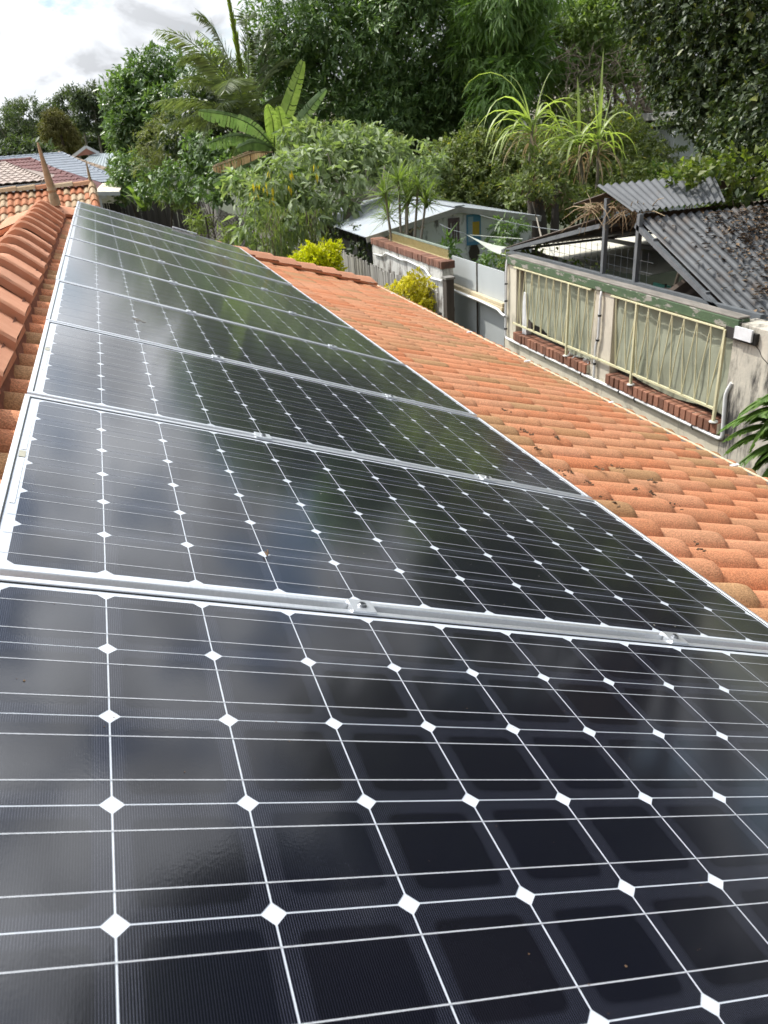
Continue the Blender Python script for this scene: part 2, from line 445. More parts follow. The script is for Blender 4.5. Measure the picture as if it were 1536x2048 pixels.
M['paling_dark'] = simple('dark_paling', (0.085, 0.078, 0.068), (0.05, 0.045, 0.04), 0.95, scale=22, stretch=(1, 1, 0.07), bumps=0.5, per_object=0.3)
M['galv'] = simple('old_galvanised_roof', (0.46, 0.49, 0.515), (0.36, 0.39, 0.41), 0.42, 0.35, scale=2.2, stretch=(1, 1, 1), stain=(0.23, 0.095, 0.045), stain_scale=0.85, stain_pos=(0.63, 0.70))
M['dark_tin'] = simple('dark_tin_roof', (0.085, 0.09, 0.095), (0.05, 0.054, 0.058), 0.55, 0.3, scale=3, stain=(0.06, 0.045, 0.035), stain_scale=2.2, stain_pos=(0.5, 0.66))
M['grey_tin'] = simple('grey_tin_roof', (0.12, 0.127, 0.135), (0.075, 0.08, 0.085), 0.7, 0.1, scale=3, stain=(0.09, 0.08, 0.07), stain_scale=2.2, stain_pos=(0.58, 0.72))
M['rust_under'] = simple('rusty_underside', (0.13, 0.095, 0.07), (0.075, 0.06, 0.05), 0.85, scale=3)
M['grey_steel'] = simple('grey_steel_frame', (0.20, 0.215, 0.225), (0.14, 0.15, 0.158), 0.5, 0.3, scale=9)
M['tarp'] = simple('cream_tarp', (0.62, 0.60, 0.50), (0.5, 0.48, 0.40), 0.75, scale=3, stain=(0.3, 0.28, 0.21), stain_scale=3)
M['teal'] = simple('teal_sheet', (0.09, 0.33, 0.25), (0.07, 0.26, 0.20), 0.7, scale=4)
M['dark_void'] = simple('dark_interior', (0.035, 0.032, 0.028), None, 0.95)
M['shed_wall'] = simple('shed_white_wall', (0.84, 0.86, 0.85), (0.78, 0.81, 0.81), 0.85, scale=3, bumps=0.2, stain=(0.2, 0.2, 0.19), stain_scale=4.5, stain_pos=(0.54, 0.66), stain_stretch=(1.5, 1, .6))
M['fascia'] = simple('grey_fascia', (0.42, 0.42, 0.39), (0.30, 0.30, 0.27), 0.8, scale=6)
M['mural_blue'] = simple('mural_blue', (0.08, 0.24, 0.42), (0.11, 0.30, 0.45), 0.7, scale=6)
M['mural_pale'] = simple('mural_pale_blue', (0.42, 0.52, 0.58), (0.25, 0.40, 0.52), 0.7, scale=10, stretch=(1, 1, 6))
M['mural_yellow'] = simple('mural_yellow', (0.62, 0.42, 0.05), None, 0.7)
M['mural_maroon'] = simple('mural_maroon', (0.09, 0.03, 0.04), (0.2, 0.16, 0.17), 0.7, scale=9)
M['lattice'] = simple('yellow_lattice', (0.62, 0.55, 0.29), (0.50, 0.44, 0.22), 0.7, scale=10)
M['lattice_green'] = simple('grey_green_batten', (0.25, 0.30, 0.25), (0.18, 0.22, 0.18), 0.8, scale=10)
M['pale_blue_grey'] = simple('pale_shade_sail', (0.38, 0.40, 0.34), (0.30, 0.33, 0.28), 0.8, scale=3)
M['ground'] = simple('yard_ground', (0.055, 0.062, 0.03), (0.035, 0.045, 0.018), 0.95, scale=0.6, bumps=0.5)
M['bark'] = simple('grey_bark', (0.115, 0.09, 0.065), (0.06, 0.047, 0.035), 0.95, scale=9, stretch=(1, 1, 0.3), bumps=0.7, fine=30)
M['pale_bark'] = simple('pale_bark', (0.30, 0.265, 0.21), (0.20, 0.175, 0.14), 0.9, scale=8, stretch=(1, 1, .3), bumps=0.4)
M['twig'] = simple('dry_twig', (0.26, 0.21, 0.16), (0.17, 0.135, 0.10), 0.95, scale=20)
M['dead'] = leafmat('dead_leaf', (0.30, 0.21, 0.12), (0.42, 0.33, 0.21), 0.8, 0.25, 0.2, 3, tint=(1.1, 1.0, 0.8))
M['tin_litter'] = leafmat('brown_fallen_leaf', (0.085, 0.058, 0.036), (0.21, 0.145, 0.09), 0.85, 0.05, 0.2, 3, tint=(1, 1, 1))
M['litter'] = leafmat('leaf_litter', (0.075, 0.045, 0.027), (0.13, 0.085, 0.05), 0.85, 0.05, 0.2, 3, tint=(1, 1, 1))
M['lf_dark'] = leafmat('glossy_dark_leaf', (0.074, 0.138, 0.048), (0.186, 0.270, 0.102), 0.36, 0.22, 0.5, 0.8)
M['lf_mango'] = leafmat('long_green_leaf', (0.098, 0.178, 0.052), (0.218, 0.333, 0.103), 0.4, 0.3, 0.45, 0.8)
M['lf_mid'] = leafmat('mid_green_leaf', (0.138, 0.210, 0.066), (0.264, 0.336, 0.120), 0.5, 0.33, 0.35, 0.8)
M['lf_black'] = leafmat('blackish_leaf', (0.026, 0.046, 0.018), (0.074, 0.102, 0.036), 0.42, 0.18, 0.36, 1.2, yellow=(0.16, 0.18, 0.04))
M['lf_tobacco'] = leafmat('felted_leaf', (0.172, 0.230, 0.115), (0.333, 0.391, 0.230), 0.6, 0.28, 0.3, 1.3)
M['lf_shrub'] = leafmat('shrub_leaf', (0.098, 0.132, 0.041), (0.201, 0.236, 0.086), 0.5, 0.3, 0.35, 1.2, yellow=(0.34, 0.30, 0.06))
M['lf_yellow'] = leafmat('lime_yellow_leaf', (0.30, 0.33, 0.012), (0.62, 0.58, 0.02), 0.45, 0.35, 0.3, 2.5)
M['lf_gold'] = leafmat('golden_leaf', (0.40, 0.37, 0.025), (0.68, 0.60, 0.06), 0.45, 0.35, 0.3, 2.5, tint=(1.25, 1.3, .6))
M['lf_palm'] = leafmat('palm_leaflet', (0.12, 0.155, 0.075), (0.22, 0.25, 0.14), 0.4, 0.3, 0.4, 1.0)
M['lf_spear'] = leafmat('palm_spear_leaf', (0.20, 0.26, 0.05), (0.28, 0.33, 0.07), 0.4, 0.4, 0.4, 1.0)
M['lf_banana'] = leafmat('banana_leaf', (0.105, 0.17, 0.065), (0.16, 0.225, 0.10), 0.4, 0.4, 0.4, 1.6, tint=(1.2, 1.3, 0.7))
M['lf_banana_lit'] = leafmat('lit_banana_leaf', (0.18, 0.26, 0.065), (0.24, 0.315, 0.10), 0.4, 0.45, 0.4, 1.6, tint=(1.25, 1.35, 0.7))  # lighter banana leaf copy, with the light on it put into the colour
M['lf_cane'] = leafmat('cane_leaf', (0.24, 0.31, 0.09), (0.42, 0.48, 0.20), 0.4, 0.42, 0.45, 1.5)
M['lf_dracaena'] = leafmat('dracaena_leaf', (0.10, 0.155, 0.042), (0.21, 0.26, 0.09), 0.4, 0.38, 0.4, 1.5)
M['lf_fern'] = leafmat('pinnate_leaf', (0.07, 0.14, 0.025), (0.14, 0.23, 0.05), 0.4, 0.35, 0.4, 2.0)
M['lf_olive'] = leafmat('olive_leaf', (0.120, 0.138, 0.054), (0.204, 0.216, 0.096), 0.6, 0.28, 0.3, 1.0)
M['lf_gum'] = leafmat('gum_leaf', (0.062, 0.090, 0.048), (0.119, 0.150, 0.075), 0.5, 0.25, 0.35, 0.3)
M['lf_conifer'] = leafmat('conifer_leaf', (0.098, 0.104, 0.034), (0.169, 0.150, 0.058), 0.7, 0.2, 0.2, 0.35)
M['lf_vine'] = leafmat('vine_leaf', (0.05, 0.085, 0.018), (0.17, 0.205, 0.05), 0.45, 0.38, 0.4, 2.0)
M['lf_weep'] = leafmat('weeping_leaf', (0.13, 0.18, 0.05), (0.22, 0.26, 0.09), 0.5, 0.35, 0.35, 1.5)
def far_roof_mat(name, c1, c2, rough=0.7, spec=0.4):
    return simple(name, c1, c2, rough, scale=3, spec=spec, stain=tuple(q * 0.6 for q in c1), stain_scale=1.1)
M['roof_pink'] = far_roof_mat('faded_grey_tile', (0.36, 0.29, 0.24), (0.27, 0.20, 0.165))
M['roof_red'] = far_roof_mat('oxide_red_tile', (0.135, 0.028, 0.025), (0.10, 0.023, 0.021))
M['roof_blue'] = far_roof_mat('glazed_blue_tile', (0.185, 0.22, 0.265), (0.14, 0.17, 0.21), 0.6, 0.3)
M['roof_brown'] = far_roof_mat('brown_tile', (0.27, 0.19, 0.12), (0.20, 0.14, 0.09))
M['roof_slate'] = far_roof_mat('grey_metal_sheet', (0.27, 0.32, 0.33), (0.24, 0.28, 0.29), 0.5)
M['wall_cream'] = simple('cream_wall', (0.66, 0.61, 0.47), None, 0.8, scale=1)
M['wall_pink'] = simple('pink_gable', (0.42, 0.20, 0.16), None, 0.8, scale=1)
M['white_trim'] = simple('white_trim', (0.76, 0.78, 0.80), None, 0.6, scale=1)

# ------------------------------------------------------------------ ground
GZ = -4.0
g = MB()
gx = [-900, -200, -60, -20, -5, 5, 20, 60, 200, 900]
g.grid([[(x, y, GZ) for x in gx] for y in [-300, -40, 0, 20, 50, 90, 200, 900]])
o = g.build('ground', M['ground'], org=(0, 0, GZ)); o['kind'] = 'structure'

# ================================================================== the house roof
X_R, Z_R = -0.27, 0.0                    # ridge line, on the crests of the tiles
TAN = math.tan(PITCH)
Y_E = 6.75                                # ridge end, where the hips start
HIP = 0.698                               # hip run in Y per metre in X
house = thing('house', 'house with bright terracotta tiled hip roof carrying the row of solar panels', 'house', (X_R, 2.5, GZ))
def roofR(v, u, n=0.0):                   # v: along the slope from the ridge line
    return np.array([X_R + v * _c + n * _s, u, Z_R - v * _s + n * _c])
def slopeR(v, u, n=0.0):
    m = Matrix.Rotation(PITCH, 4, 'Y'); m.translation = Vector(roofR(v, u, n)); return m
def slopeL(v, u, n=0.0):
    m = Matrix(((-_c, 0, -_s, X_R - v * _c - n * _s), (0, -1, 0, u), (-_s, 0, _c, Z_R - v * _s + n * _c), (0, 0, 0, 1)))
    return m
def tile_mesh(seed=0):
    """One two-roll tile: x down the slope (0 = line of the tile above's front edge), y across, z up; crest at z = 0."""
    rr = random.Random(seed)
    W, H, RF = 0.306, 0.047, 0.78
    ys = [i / 20 * W for i in range(21)]
    def prof(y):
        t = (y / 0.153) % 1.0
        return H * (max(0, math.sin(math.pi * t / RF)) ** 0.62 if t < RF else 0) - H - 0.006 * math.sin(6.28 * t)
    rows = [(-0.09, -0.034, 0), (0.03, -0.024, 0), (0.16, -0.012, 0), (0.285, 0.0, 0), (0.312, -0.001, 0.004), (0.325, -0.007, 0.012), (0.330, -0.020, 0.02), (0.318, -0.042, 0.02)]
    bm = bmesh.new()
    lay = bm.verts.layers.float.new('roll')
    R_ = []
    for x, dz, cut in rows:
        row = []
        for y in ys:
            p = prof(y)
            v = bm.verts.new((x - (0.018 if cut and p < -0.03 else 0) + rr.uniform(-.0015, .0015), y, p + dz))
            v[lay] = 0.0 if y < 0.15 else 1.0
            row.append(v)
        R_.append(row)
    for i in range(len(R_) - 1):
        for j in range(len(ys) - 1):
            f = bm.faces.new((R_[i][j], R_[i + 1][j], R_[i + 1][j + 1], R_[i][j + 1])); f.smooth = True
    me = bpy.data.meshes.new('tile')
    bm.to_mesh(me); bm.free()
    me.set_sharp_from_angle(angle=R(50))
    return me
TILES = [tile_mesh(k) for k in range(4)]
for me in TILES: me.materials.append(M['tile'])
GAUGE, TW = 0.318, 0.306
def y_hip(x): return Y_E + abs(x - X_R) * HIP
def proj(P):
    c = RW @ (np.array(P, float) - CW)
    return 768 + F_PX * c[0] / c[2], 1024 + F_PX * c[1] / c[2], c[2]
def cut_tile(me, mw, side):
    """A copy of the tile cut along the hip, or None when nothing is left."""
    bm = bmesh.new(); bm.from_mesh(me)
    pt = Vector((X_R, Y_E, 0)); no = Vector((-side * HIP, 1, 0)).normalized()
    inv = mw.inverted()
    bmesh.ops.bisect_plane(bm, geom=bm.verts[:] + bm.edges[:] + bm.faces[:], plane_co=inv @ pt, plane_no=inv.to_3x3() @ no, clear_outer=True)
    if len(bm.faces) < 4: bm.free(); return None
    m2 = bpy.data.meshes.new('tile'); bm.to_mesh(m2); bm.free()
    m2.materials.append(M['tile'])
    return m2
cands = []
for side in (1, -1):
    nrow = 13
    for c_ in range(nrow):
        v0 = 0.05 + c_ * GAUGE
        for k in range(-14, 34):
            u0 = -0.9 + k * TW + (0.153 if c_ % 2 else 0) * 0
            xe = X_R + side * (v0 + 0.3) * _c
            if u0 > y_hip(xe): continue
            if side < 0 and (u0 < 0.3): continue
            if u0 < -4.2: continue
            jn = random.uniform(-.003, .003)
            if side > 0: mw = slopeR(v0, u0, jn)
            else: mw = slopeL(v0, u0 + TW, jn)
            mw = mw @ Matrix.Rotation(random.uniform(-.006, .006), 4, 'Z') @ Matrix.Rotation(random.uniform(-.008, .008), 4, 'X')
            ctr = mw @ Vector((0.2, 0.15, -0.02))
            x, y, d = proj(ctr)
            # hidden under the array?
            vs = v0 + 0.2
            pv, pu = vs - 0.26, u0
            under = side > 0 and 0.0 < pv < 1.35 and -0.95 < pu < 7.1
            vis = d > 0.3 and -40 < x < 1576 and 0 < y < 2100 and not under
            cands.append((not vis, d, mw, side, u0, v0, under))
cands.sort(key=lambda q: (q[0], q[1]))
rest = MB(); n_tile = 0
for inv_, d, mw, side, u0, v0, under in cands:
    me = random.choice(TILES)
    x1 = X_R + side * (v0 - .12) * _c
    crossing = u0 + TW > y_hip(x1)
    if crossing:
        me = cut_tile(me, mw, side)
        if me is None: continue
    if not inv_ and n_tile < 300:
        link_mesh('tile', me, M['tile'], house, mw); n_tile += 1
    else:
        V = np.empty(len(me.vertices) * 3); me.vertices.foreach_get('co', V); V = V.reshape(-1, 3)
        A = np.array(mw); V = V @ A[:3, :3].T + A[:3, 3]
        rest.add(V, [tuple(p.vertices) for p in me.polygons])
if rest.v:
    o = rest.build('tile_field', M['tile'], house, smooth=True, angle=50); o['kind'] = 'stuff'
# board deck under the tiles (four slopes) and walls
X_EV = 3.50
run = X_EV - X_R
zE = Z_R - run * TAN
dk = MB()
DZ = -0.085
E_ = (X_R, Y_E, DZ); K1 = (X_EV, Y_E + run * HIP, zE + DZ); K2 = (X_R - run, Y_E + run * HIP, zE + DZ)
B0 = (X_R, -4.5, DZ); B1 = (X_EV, -4.5, zE + DZ); B2 = (X_R - run, -4.5, zE + DZ)
dk.add([B0, B1, K1, E_], [(0, 1, 2, 3)]); dk.add([B0, E_, K2, B2], [(0, 1, 2, 3)]); dk.add([E_, K1, K2], [(0, 1, 2)])
dk.build('roof_deck', M['sarking'], house)
wl = MB(); wl.box((X_R - run + .5, -4.3, GZ), (X_EV - .45, K1[1] - .5, zE - 0.12)); wl.build('wall', M['house_wall'], house)
# ridge and hip caps
def cap_mesh(L=0.425, half=0.152, rise=0.115, sharp=False, seed=0):
    rr = random.Random(seed)
    n = 14
    prof = []
    for i in range(n + 1):
        t = -1 + 2 * i / n
        a = abs(t)
        z = rise * (1 - (math.sqrt(a * a + 0.05) - math.sqrt(0.05)) / (math.sqrt(1.05) - math.sqrt(0.05)))
        prof.append((t * half, z))
    mb = MB()
    rows = []
    for x, s, dz in ((0.0, 1.04, 0.006), (0.012, 1.06, 0.014), (0.03, 1.05, 0.014), (L * .5, 0.99, 0.002), (L, 0.93, -0.012)):
        rows.append([(p * s + rr.uniform(-.001, .001), x, z * s + dz) for p, z in prof])
    inner = [(p * 0.95, 0.0, z - 0.022) for p, z in prof]
    inner2 = [(p * 0.93, L, z * .93 - 0.034) for p, z in prof]
    P = [inner] + rows + [inner2]
    mb.grid(P)
    c = n + 1
    nr = len(P)
    # long sides: small vertical edges
    mb.add([P[1][0], P[-2][0], P[-1][0], P[0][0]], [(0, 1, 2, 3)])
    mb.add([P[1][-1], P[0][-1], P[-1][-1], P[-2][-1]], [(0, 1, 2, 3)])
    return mb.mesh('ridge_cap', smooth=True, angle=38)
CAPS = [cap_mesh(seed=k) for k in range(3)]
PITCH_CAP = 0.392
k = 0; y0 = -4.4
while y0 + 0.36 < Y_E + 0.02:
    m = Matrix.Translation((X_R + random.uniform(-.004, .004), y0, -0.022 + random.uniform(-.003, .003))) @ Matrix.Rotation(R(random.uniform(-.5, .5)), 4, 'Z') @ Matrix.Rotation(R(-1.2), 4, 'X')
    link_mesh('ridge_cap', CAPS[k % 3], M['cap'], house, m)
    y0 += PITCH_CAP; k += 1
# mortar bedding under the ridge caps: a wavy skirt on each side
mo = MB()
for side in (1, -1):
    rows = [[], [], []]
    for i in range(0, 360):
        y = -4.4 + i * 0.031
        if y > Y_E: break
        w = 0.5 + 0.5 * math.cos(2 * math.pi * (y + 0.9 - 0.057) / 0.153)
        zc_ = -0.058 - 0.040 * (1 - w)
        rows[0].append((X_R + side * 0.128, y, -0.012))
        rows[1].append((X_R + side * (0.134 + 0.005 * w), y, -0.046))
        rows[2].append((X_R + side * (0.142 + 0.010 * random.random()), y, zc_ - 0.058))
    mo.grid(rows if side < 0 else [list(q) for q in rows])
mo.build('mortar_bed', M['mortar'], house, smooth=True)
# hip caps
hipcap = [cap_mesh(0.42, 0.150, 0.075, seed=10 + k) for k in range(3)]
for side in (1, -1):
    d = Vector((side * 1.0, HIP, -TAN)); Lh = run * d.length - 0.02; d.normalize()
    yv = -d                                            # cap's long axis points back up the hip, so its lip faces down
    xv = Vector((0, 0, 1)).cross(yv) * -1
    xv = yv.cross(Vector((0, 0, 1))).normalized(); zv = xv.cross(yv).normalized()
    s_ = 0.45
    while s_ < Lh:
        p = Vector((X_R, Y_E, 0.0)) + d * s_ + Vector((0, 0, -0.014 + random.uniform(-.004, .004)))
        m = Matrix(((xv.x, yv.x, zv.x, p.x), (xv.y, yv.y, zv.y, p.y), (xv.z, yv.z, zv.z, p.z), (0, 0, 0, 1)))
        link_mesh('hip_cap', random.choice(hipcap), M['cap'], house, m @ Matrix.Rotation(R(random.uniform(-1, 1)), 4, 'Z') @ Matrix.Rotation(R(1.2), 4, 'X'))
        s_ += 0.385
# finial at the ridge end
fn = MB()
fb = at(108, 397, Y=Y_E + 0.02)
prof = [(r_ * .82, z_) for r_, z_ in [(0.052, -0.06), (0.052, 0.02), (0.042, 0.035), (0.036, 0.05), (0.047, 0.062), (0.047, 0.074), (0.034, 0.088), (0.040, 0.115), (0.040, 0.13), (0.034, 0.19), (0.026, 0.28), (0.018, 0.37), (0.012, 0.435), (0.007, 0.445)]]
fn.lathe((0, 0, 0), prof, 18)
fm = fn.mesh('finial', smooth=True, angle=50)
link_mesh('finial', fm, M['finial'], house, Matrix.Translation(Vector(fb)) @ Matrix.Rotation(R(-3), 4, 'Y'))
# gutter
gt = MB(); gy0, gy1 = -4.5, K1[1] + 0.05
gxs = [(3.40, -0.02), (3.405, -0.09), (3.46, -0.11), (3.52, -0.10), (3.537, -0.03), (3.537, 0.0)]
gz = -1.513
gt.grid([[(x, gy0, gz + z) for x, z in gxs], [(x, gy1, gz + z) for x, z in gxs]])
gt.grid([[(x + (0.004 if i > 2 else -.004), gy1, gz + z - 0.004) for i, (x, z) in enumerate(gxs)], [(x + (0.004 if i > 2 else -.004), gy0, gz + z - 0.004) for i, (x, z) in enumerate(gxs)]])
gt.build('gutter', M['gutter'], house)
gl = MB(); gl.tube([(3.541, gy0, gz + 0.002), (3.541, gy1, gz + 0.002)], 0.0065, 8); gl.build('gutter_lip', M['cream_metal'], house, smooth=True)
for yy in (0.4, 1.35, 2.42, 3.75, 5.05, 6.3, 7.6, 8.7):
    c_ = MB(); c_.box((3.495, yy, gz - 0.004), (3.552, yy + 0.022, gz + 0.012)); c_.build('gutter_clip', M['white_plastic'], house)
# black debris in the tile laps
db = MB()
for (x, y) in [(1117, 945), (1140, 943), (1175, 965), (1195, 935), (1220, 1003), (1270, 978), (1300, 985), (1235, 935), (1045, 860), (1062, 868), (1110, 872), (1398, 1095), (1300, 960), (1010, 820), (1080, 900), (1350, 1010), (1452, 870), (1120, 880)]:
    r = ray(x, y); n = M_ROOF @ np.array([0, 0, 1.0]); base = roofR(1, 0, -0.004)
    p = CW + r * ((base - CW) @ n) / (r @ n)
    for q in range(6):
        a = np.array(p) + np.array([random.gauss(0, .010), random.gauss(0, .022), 0]); a[2] = Z_R - (a[0] - X_R) * TAN - random.uniform(0.0, .006)
        b = a + np.array([random.gauss(0, .006), random.gauss(0, .008), random.uniform(-.002, .003)])
        db.bar(a, b, random.uniform(.004, .012), random.uniform(.002, .004))
o = db.build('roof_debris', M['litter'], house); o['kind'] = 'stuff'

# ================================================================== solar panels
CP = 0.1275; PP = 0.8253
V0, V1 = -0.030, 1.549
EDGE = 0.0215
bm = bmesh.new()
h_, ch = 0.06285, 0.0102
oct_ = [(h_, -h_ + ch), (h_, h_ - ch), (h_ - ch, h_), (-h_ + ch, h_), (-h_, h_ - ch), (-h_, -h_ + ch), (-h_ + ch, -h_), (h_ - ch, -h_)]
bm.faces.new([bm.verts.new((x, y, 0)) for x, y in oct_])
CELL = bpy.data.meshes.new('cell'); bm.to_mesh(CELL); bm.free(); CELL.materials.append(M['cell'])
def quad_mesh(name, x0, y0, x1, y1, mat, z=0.0):
    me = bpy.data.meshes.new(name); me.from_pydata([(x0, y0, z), (x1, y0, z), (x1, y1, z), (x0, y1, z)], [], [(0, 1, 2, 3)]); me.materials.append(mat); return me
RIB = quad_mesh('ribbon', -0.012, -0.00072, 12 * CP + 0.012, 0.00072, M['ribbon'])
SHEET = quad_mesh('backsheet', V0 + .009, -EDGE + .009, V1 - .009, 6 * CP + EDGE - .009, M['backsheet'])
def frame_mesh():
    mb = MB(); lw = 0.0115; x0, x1, y0, y1 = V0, V1, -EDGE, 6 * CP + EDGE
    zt, zb = 0.0025, -0.036
    for a, b in (((x0, y0), (x1, y0 + lw)), ((x0, y1 - lw), (x1, y1)), ((x0, y0 + lw), (x0 + lw, y1 - lw)), ((x1 - lw, y0 + lw), (x1, y1 - lw))):
        mb.box((a[0], a[1], zb), (b[0], b[1], zt))
    me = mb.mesh('frame')
    bm = bmesh.new(); bm.from_mesh(me)
    bmesh.ops.bevel(bm, geom=[e for e in bm.edges if all(v.co.z > 0 for v in e.verts)], offset=0.0012, segments=1, affect='EDGES', clamp_overlap=True)
    bm.to_mesh(me); bm.free()
    me.materials.append(M['alu']); return me
FRAME = frame_mesh()
inner_line = MB()  # thin black line just inside the frame
lw = 0.0115
for a, b in (((V0 + lw, -EDGE + lw), (V1 - lw, -EDGE + lw + .0014)), ((V0 + lw, 6 * CP + EDGE - lw - .0014), (V1 - lw, 6 * CP + EDGE - lw)), ((V0 + lw, -EDGE + lw + .0014), (V0 + lw + .0014, 6 * CP + EDGE - lw - .0014)), ((V1 - lw - .0014, -EDGE + lw + .0014), (V1 - lw, 6 * CP + EDGE - lw - .0014))):
    inner_line.box((a[0], a[1], -.001), (b[0], b[1], .0006))
INNER_LINE = inner_line.mesh('inner_line'); INNER_LINE.materials.append(M['black'])
rail = MB(); rail.box((-0.02, -EDGE - 0.012, -0.078), (0.02, 6 * CP + EDGE + 0.0052 , -0.037)); RAIL = rail.mesh('rail'); RAIL.materials.append(M['alu'])
cm = MB(); cm.box((-0.020, -0.018, 0.003), (0.020, 0.018, 0.0065)); cm.box((-0.020, -0.0075, -0.03), (0.020, 0.0075, 0.003))
CLAMP = cm.mesh('clamp'); CLAMP.materials.append(M['alu'])
bt = MB(); bt.lathe((0, 0, 0.0065), [(0.0075, 0), (0.0075, 0.001), (0.006, 0.0015), (0.006, .004), (0.0035, .004), (0.0035, .0015)], 12); BOLT = bt.mesh('bolt'); BOLT.materials.append(M['steel'])
plabels = ['nearest solar panel, its dark square cells filling the bottom of the photo',
           'second solar panel from the bottom, barcode strip and tan tag on its top margin',
           'third solar panel from the bottom, directly beyond the barcode panel',
           'fourth solar panel from the bottom, with a brown smudge on its glass',
           'fifth solar panel from the bottom, mirroring white cloud along its upper half',
           'sixth solar panel from the bottom, fifth from the far end of the row',
           'seventh solar panel from the bottom, fourth from the far end of the row',
           'third solar panel from the far end of the row near the hip',
           'last but one solar panel of the row before the far end',
           'farthest solar panel, at the end of the row by the finial']
for i in range(10):
    u0 = (i - 1) * PP
    P0 = M_ROOF @ np.array([0, u0, 0.0])
    dv = random.uniform(-.003, .003) if i > 1 else 0
    pan = thing('solar_panel', plabels[i], 'solar panel', M_ROOF @ np.array([dv, u0, 0.0]), 'solar panels in a row down the roof', Matrix.Rotation(PITCH + R(random.uniform(-.12, .12) if i > 1 else 0), 4, 'Y') @ Matrix.Rotation(R(random.uniform(-.1, .1) if i > 1 else 0), 4, 'X'))
    W_ = WM[pan.name]
    link_mesh('frame', FRAME, None, pan); link_mesh('backsheet', SHEET, None, pan, W_ @ Matrix.Translation((0, 0, -0.0008))); link_mesh('inner_line', INNER_LINE, None, pan)
    for a in range(12):
        for b in range(6):
            link_mesh('cell', CELL, None, pan, W_ @ Matrix.Translation(((a + .5) * CP, (b + .5) * CP, -0.0004)))
    for b in range(6):
        for f_ in (0.25, 0.75):
            link_mesh('ribbon', RIB, None, pan, W_ @ Matrix.Translation((0, (b + f_) * CP, -0.0001)))
    for v in (0.51, 1.165):
        link_mesh('rail', RAIL, None, pan, W_ @ Matrix.Translation((v, 0, 0)))
        if i < 9:
            c_ = link_mesh('clamp', CLAMP, None, pan, W_ @ Matrix.Translation((v, 6 * CP + EDGE + 0.0085, 0)))
            link_mesh('bolt', BOLT, None, c_)
    if i in (1, 2):
        tp = quad_mesh('barcode_strip', V0 + .017, 0.20, V0 + .0255, 0.40, M['tape']); link_mesh('barcode_strip', tp, None, pan, W_ @ Matrix.Translation((0, 0, 0.0002)))
        tp = quad_mesh('barcode_strip', V0 + .016, 0.445, V0 + .0255, 0.60, M['tape']); link_mesh('barcode_strip', tp, None, pan, W_ @ Matrix.Translation((0, 0, 0.0002)))
        tp = quad_mesh('tan_tag', V0 + .015, 0.405, V0 + .0265, 0.437, M['tan_tag']); link_mesh('tan_tag', tp, None, pan, W_ @ Matrix.Translation((0, 0, 0.0003)))
    if i < 6:
        sp_ = MB(); rr = random.Random(40 + i)
        for q in range(70):
            cx, cy, r0 = rr.uniform(.02, 1.5), rr.uniform(.01, .75), rr.choice((.0005, .0006, .0008, .0010, .0016))
            sp_.add([(cx + r0 * math.cos(a) * rr.uniform(.6, 1.3), cy + r0 * math.sin(a) * rr.uniform(.6, 1.3), 0.0003) for a in np.linspace(0, 2 * math.pi, 7)[:-1]], [tuple(range(6))])
        o = sp_.build('grit', M['tan_tag'] if i % 2 else M['litter'], pan, local=True); o['kind'] = 'stuff'
    if i == 3:
        sm = MB(); rr = random.Random(3)
        for q in range(9):
            cx, cy, r0 = 0.262 + rr.gauss(0, .010), 0.33 + rr.gauss(0, .02), rr.uniform(.006, .014)
            sm.add([(cx + r0 * math.cos(a) * rr.uniform(.6, 1.2), cy + r0 * math.sin(a) * 1.3 * rr.uniform(.6, 1.2), 0.0003 + q * 2e-5) for a in np.linspace(0, 2 * math.pi, 9)[:-1]], [tuple(range(8))])
        sm.build('dirt_smudge', simple('dirt_smudge', (0.13, 0.12, 0.10), None, 0.7), pan, local=True)
# the white capping strip that sits on the far edge of the last panel
p0, p1 = M_ROOF @ np.array([0.86, 8 * PP + 6 * CP + EDGE + .004, 0.012]), M_ROOF @ np.array([1.10, 8 * PP + 6 * CP + EDGE + .004, 0.012])
cs = MB(); cs.bar(p0, p1, 0.03, 0.012); o = cs.build('edge_strip', M['white_plastic']); tag(o, 'short white strip lying on the far edge of the farthest solar panel', 'strip')
# dead insect / seed on the second panel
sd = MB()
bp_ = M_ROOF @ np.array([0.385, 0.118, 0.004])
for q in range(7):
    a = bp_ + np.array([random.gauss(0, .002), random.gauss(0, .005), abs(random.gauss(0, .001))]); sd.bar(a, a + np.array([random.gauss(0, .003), random.gauss(0, .005), .001]), .0022)
o = sd.build('dry_seed', M['litter']); tag(o, 'tiny dark dry seed sprig on the second solar panel', 'seed')

# ================================================================== roofs beyond the ridge end
def wave_roof(name, A, B, C_, D, ncol, nrow, mat, parent, amp=0.03, step=0.02):
    """Tiled slope of real waves and laps between four corners (A-B along the top, D-C along the eave), as one mesh."""
    A, B, C_, D = [np.array(p, float) for p in (A, B, C_, D)]
    nrm = np.cross(B - A, D - A); nrm /= np.linalg.norm(nrm)
    if nrm[2] < 0: nrm = -nrm
    mb = MB(); nx = ncol * 4
    for r in range(nrow):
        rows = []
        for t, lift in ((r / nrow, 0.0), ((r + 1) / nrow, step), ((r + 1.02) / nrow, 0.0)):
            t = min(t, 1.0)
            L, Q = A + (D - A) * t, B + (C_ - B) * t
            rows.append([L + (Q - L) * (i / nx) + nrm * (lift + amp * abs(math.sin(math.pi * i / 4)) ) for i in range(nx + 1)])
        mb.grid(rows)
    o = mb.build(name, mat, parent, smooth=True, angle=40); o['kind'] = 'stuff'; return o
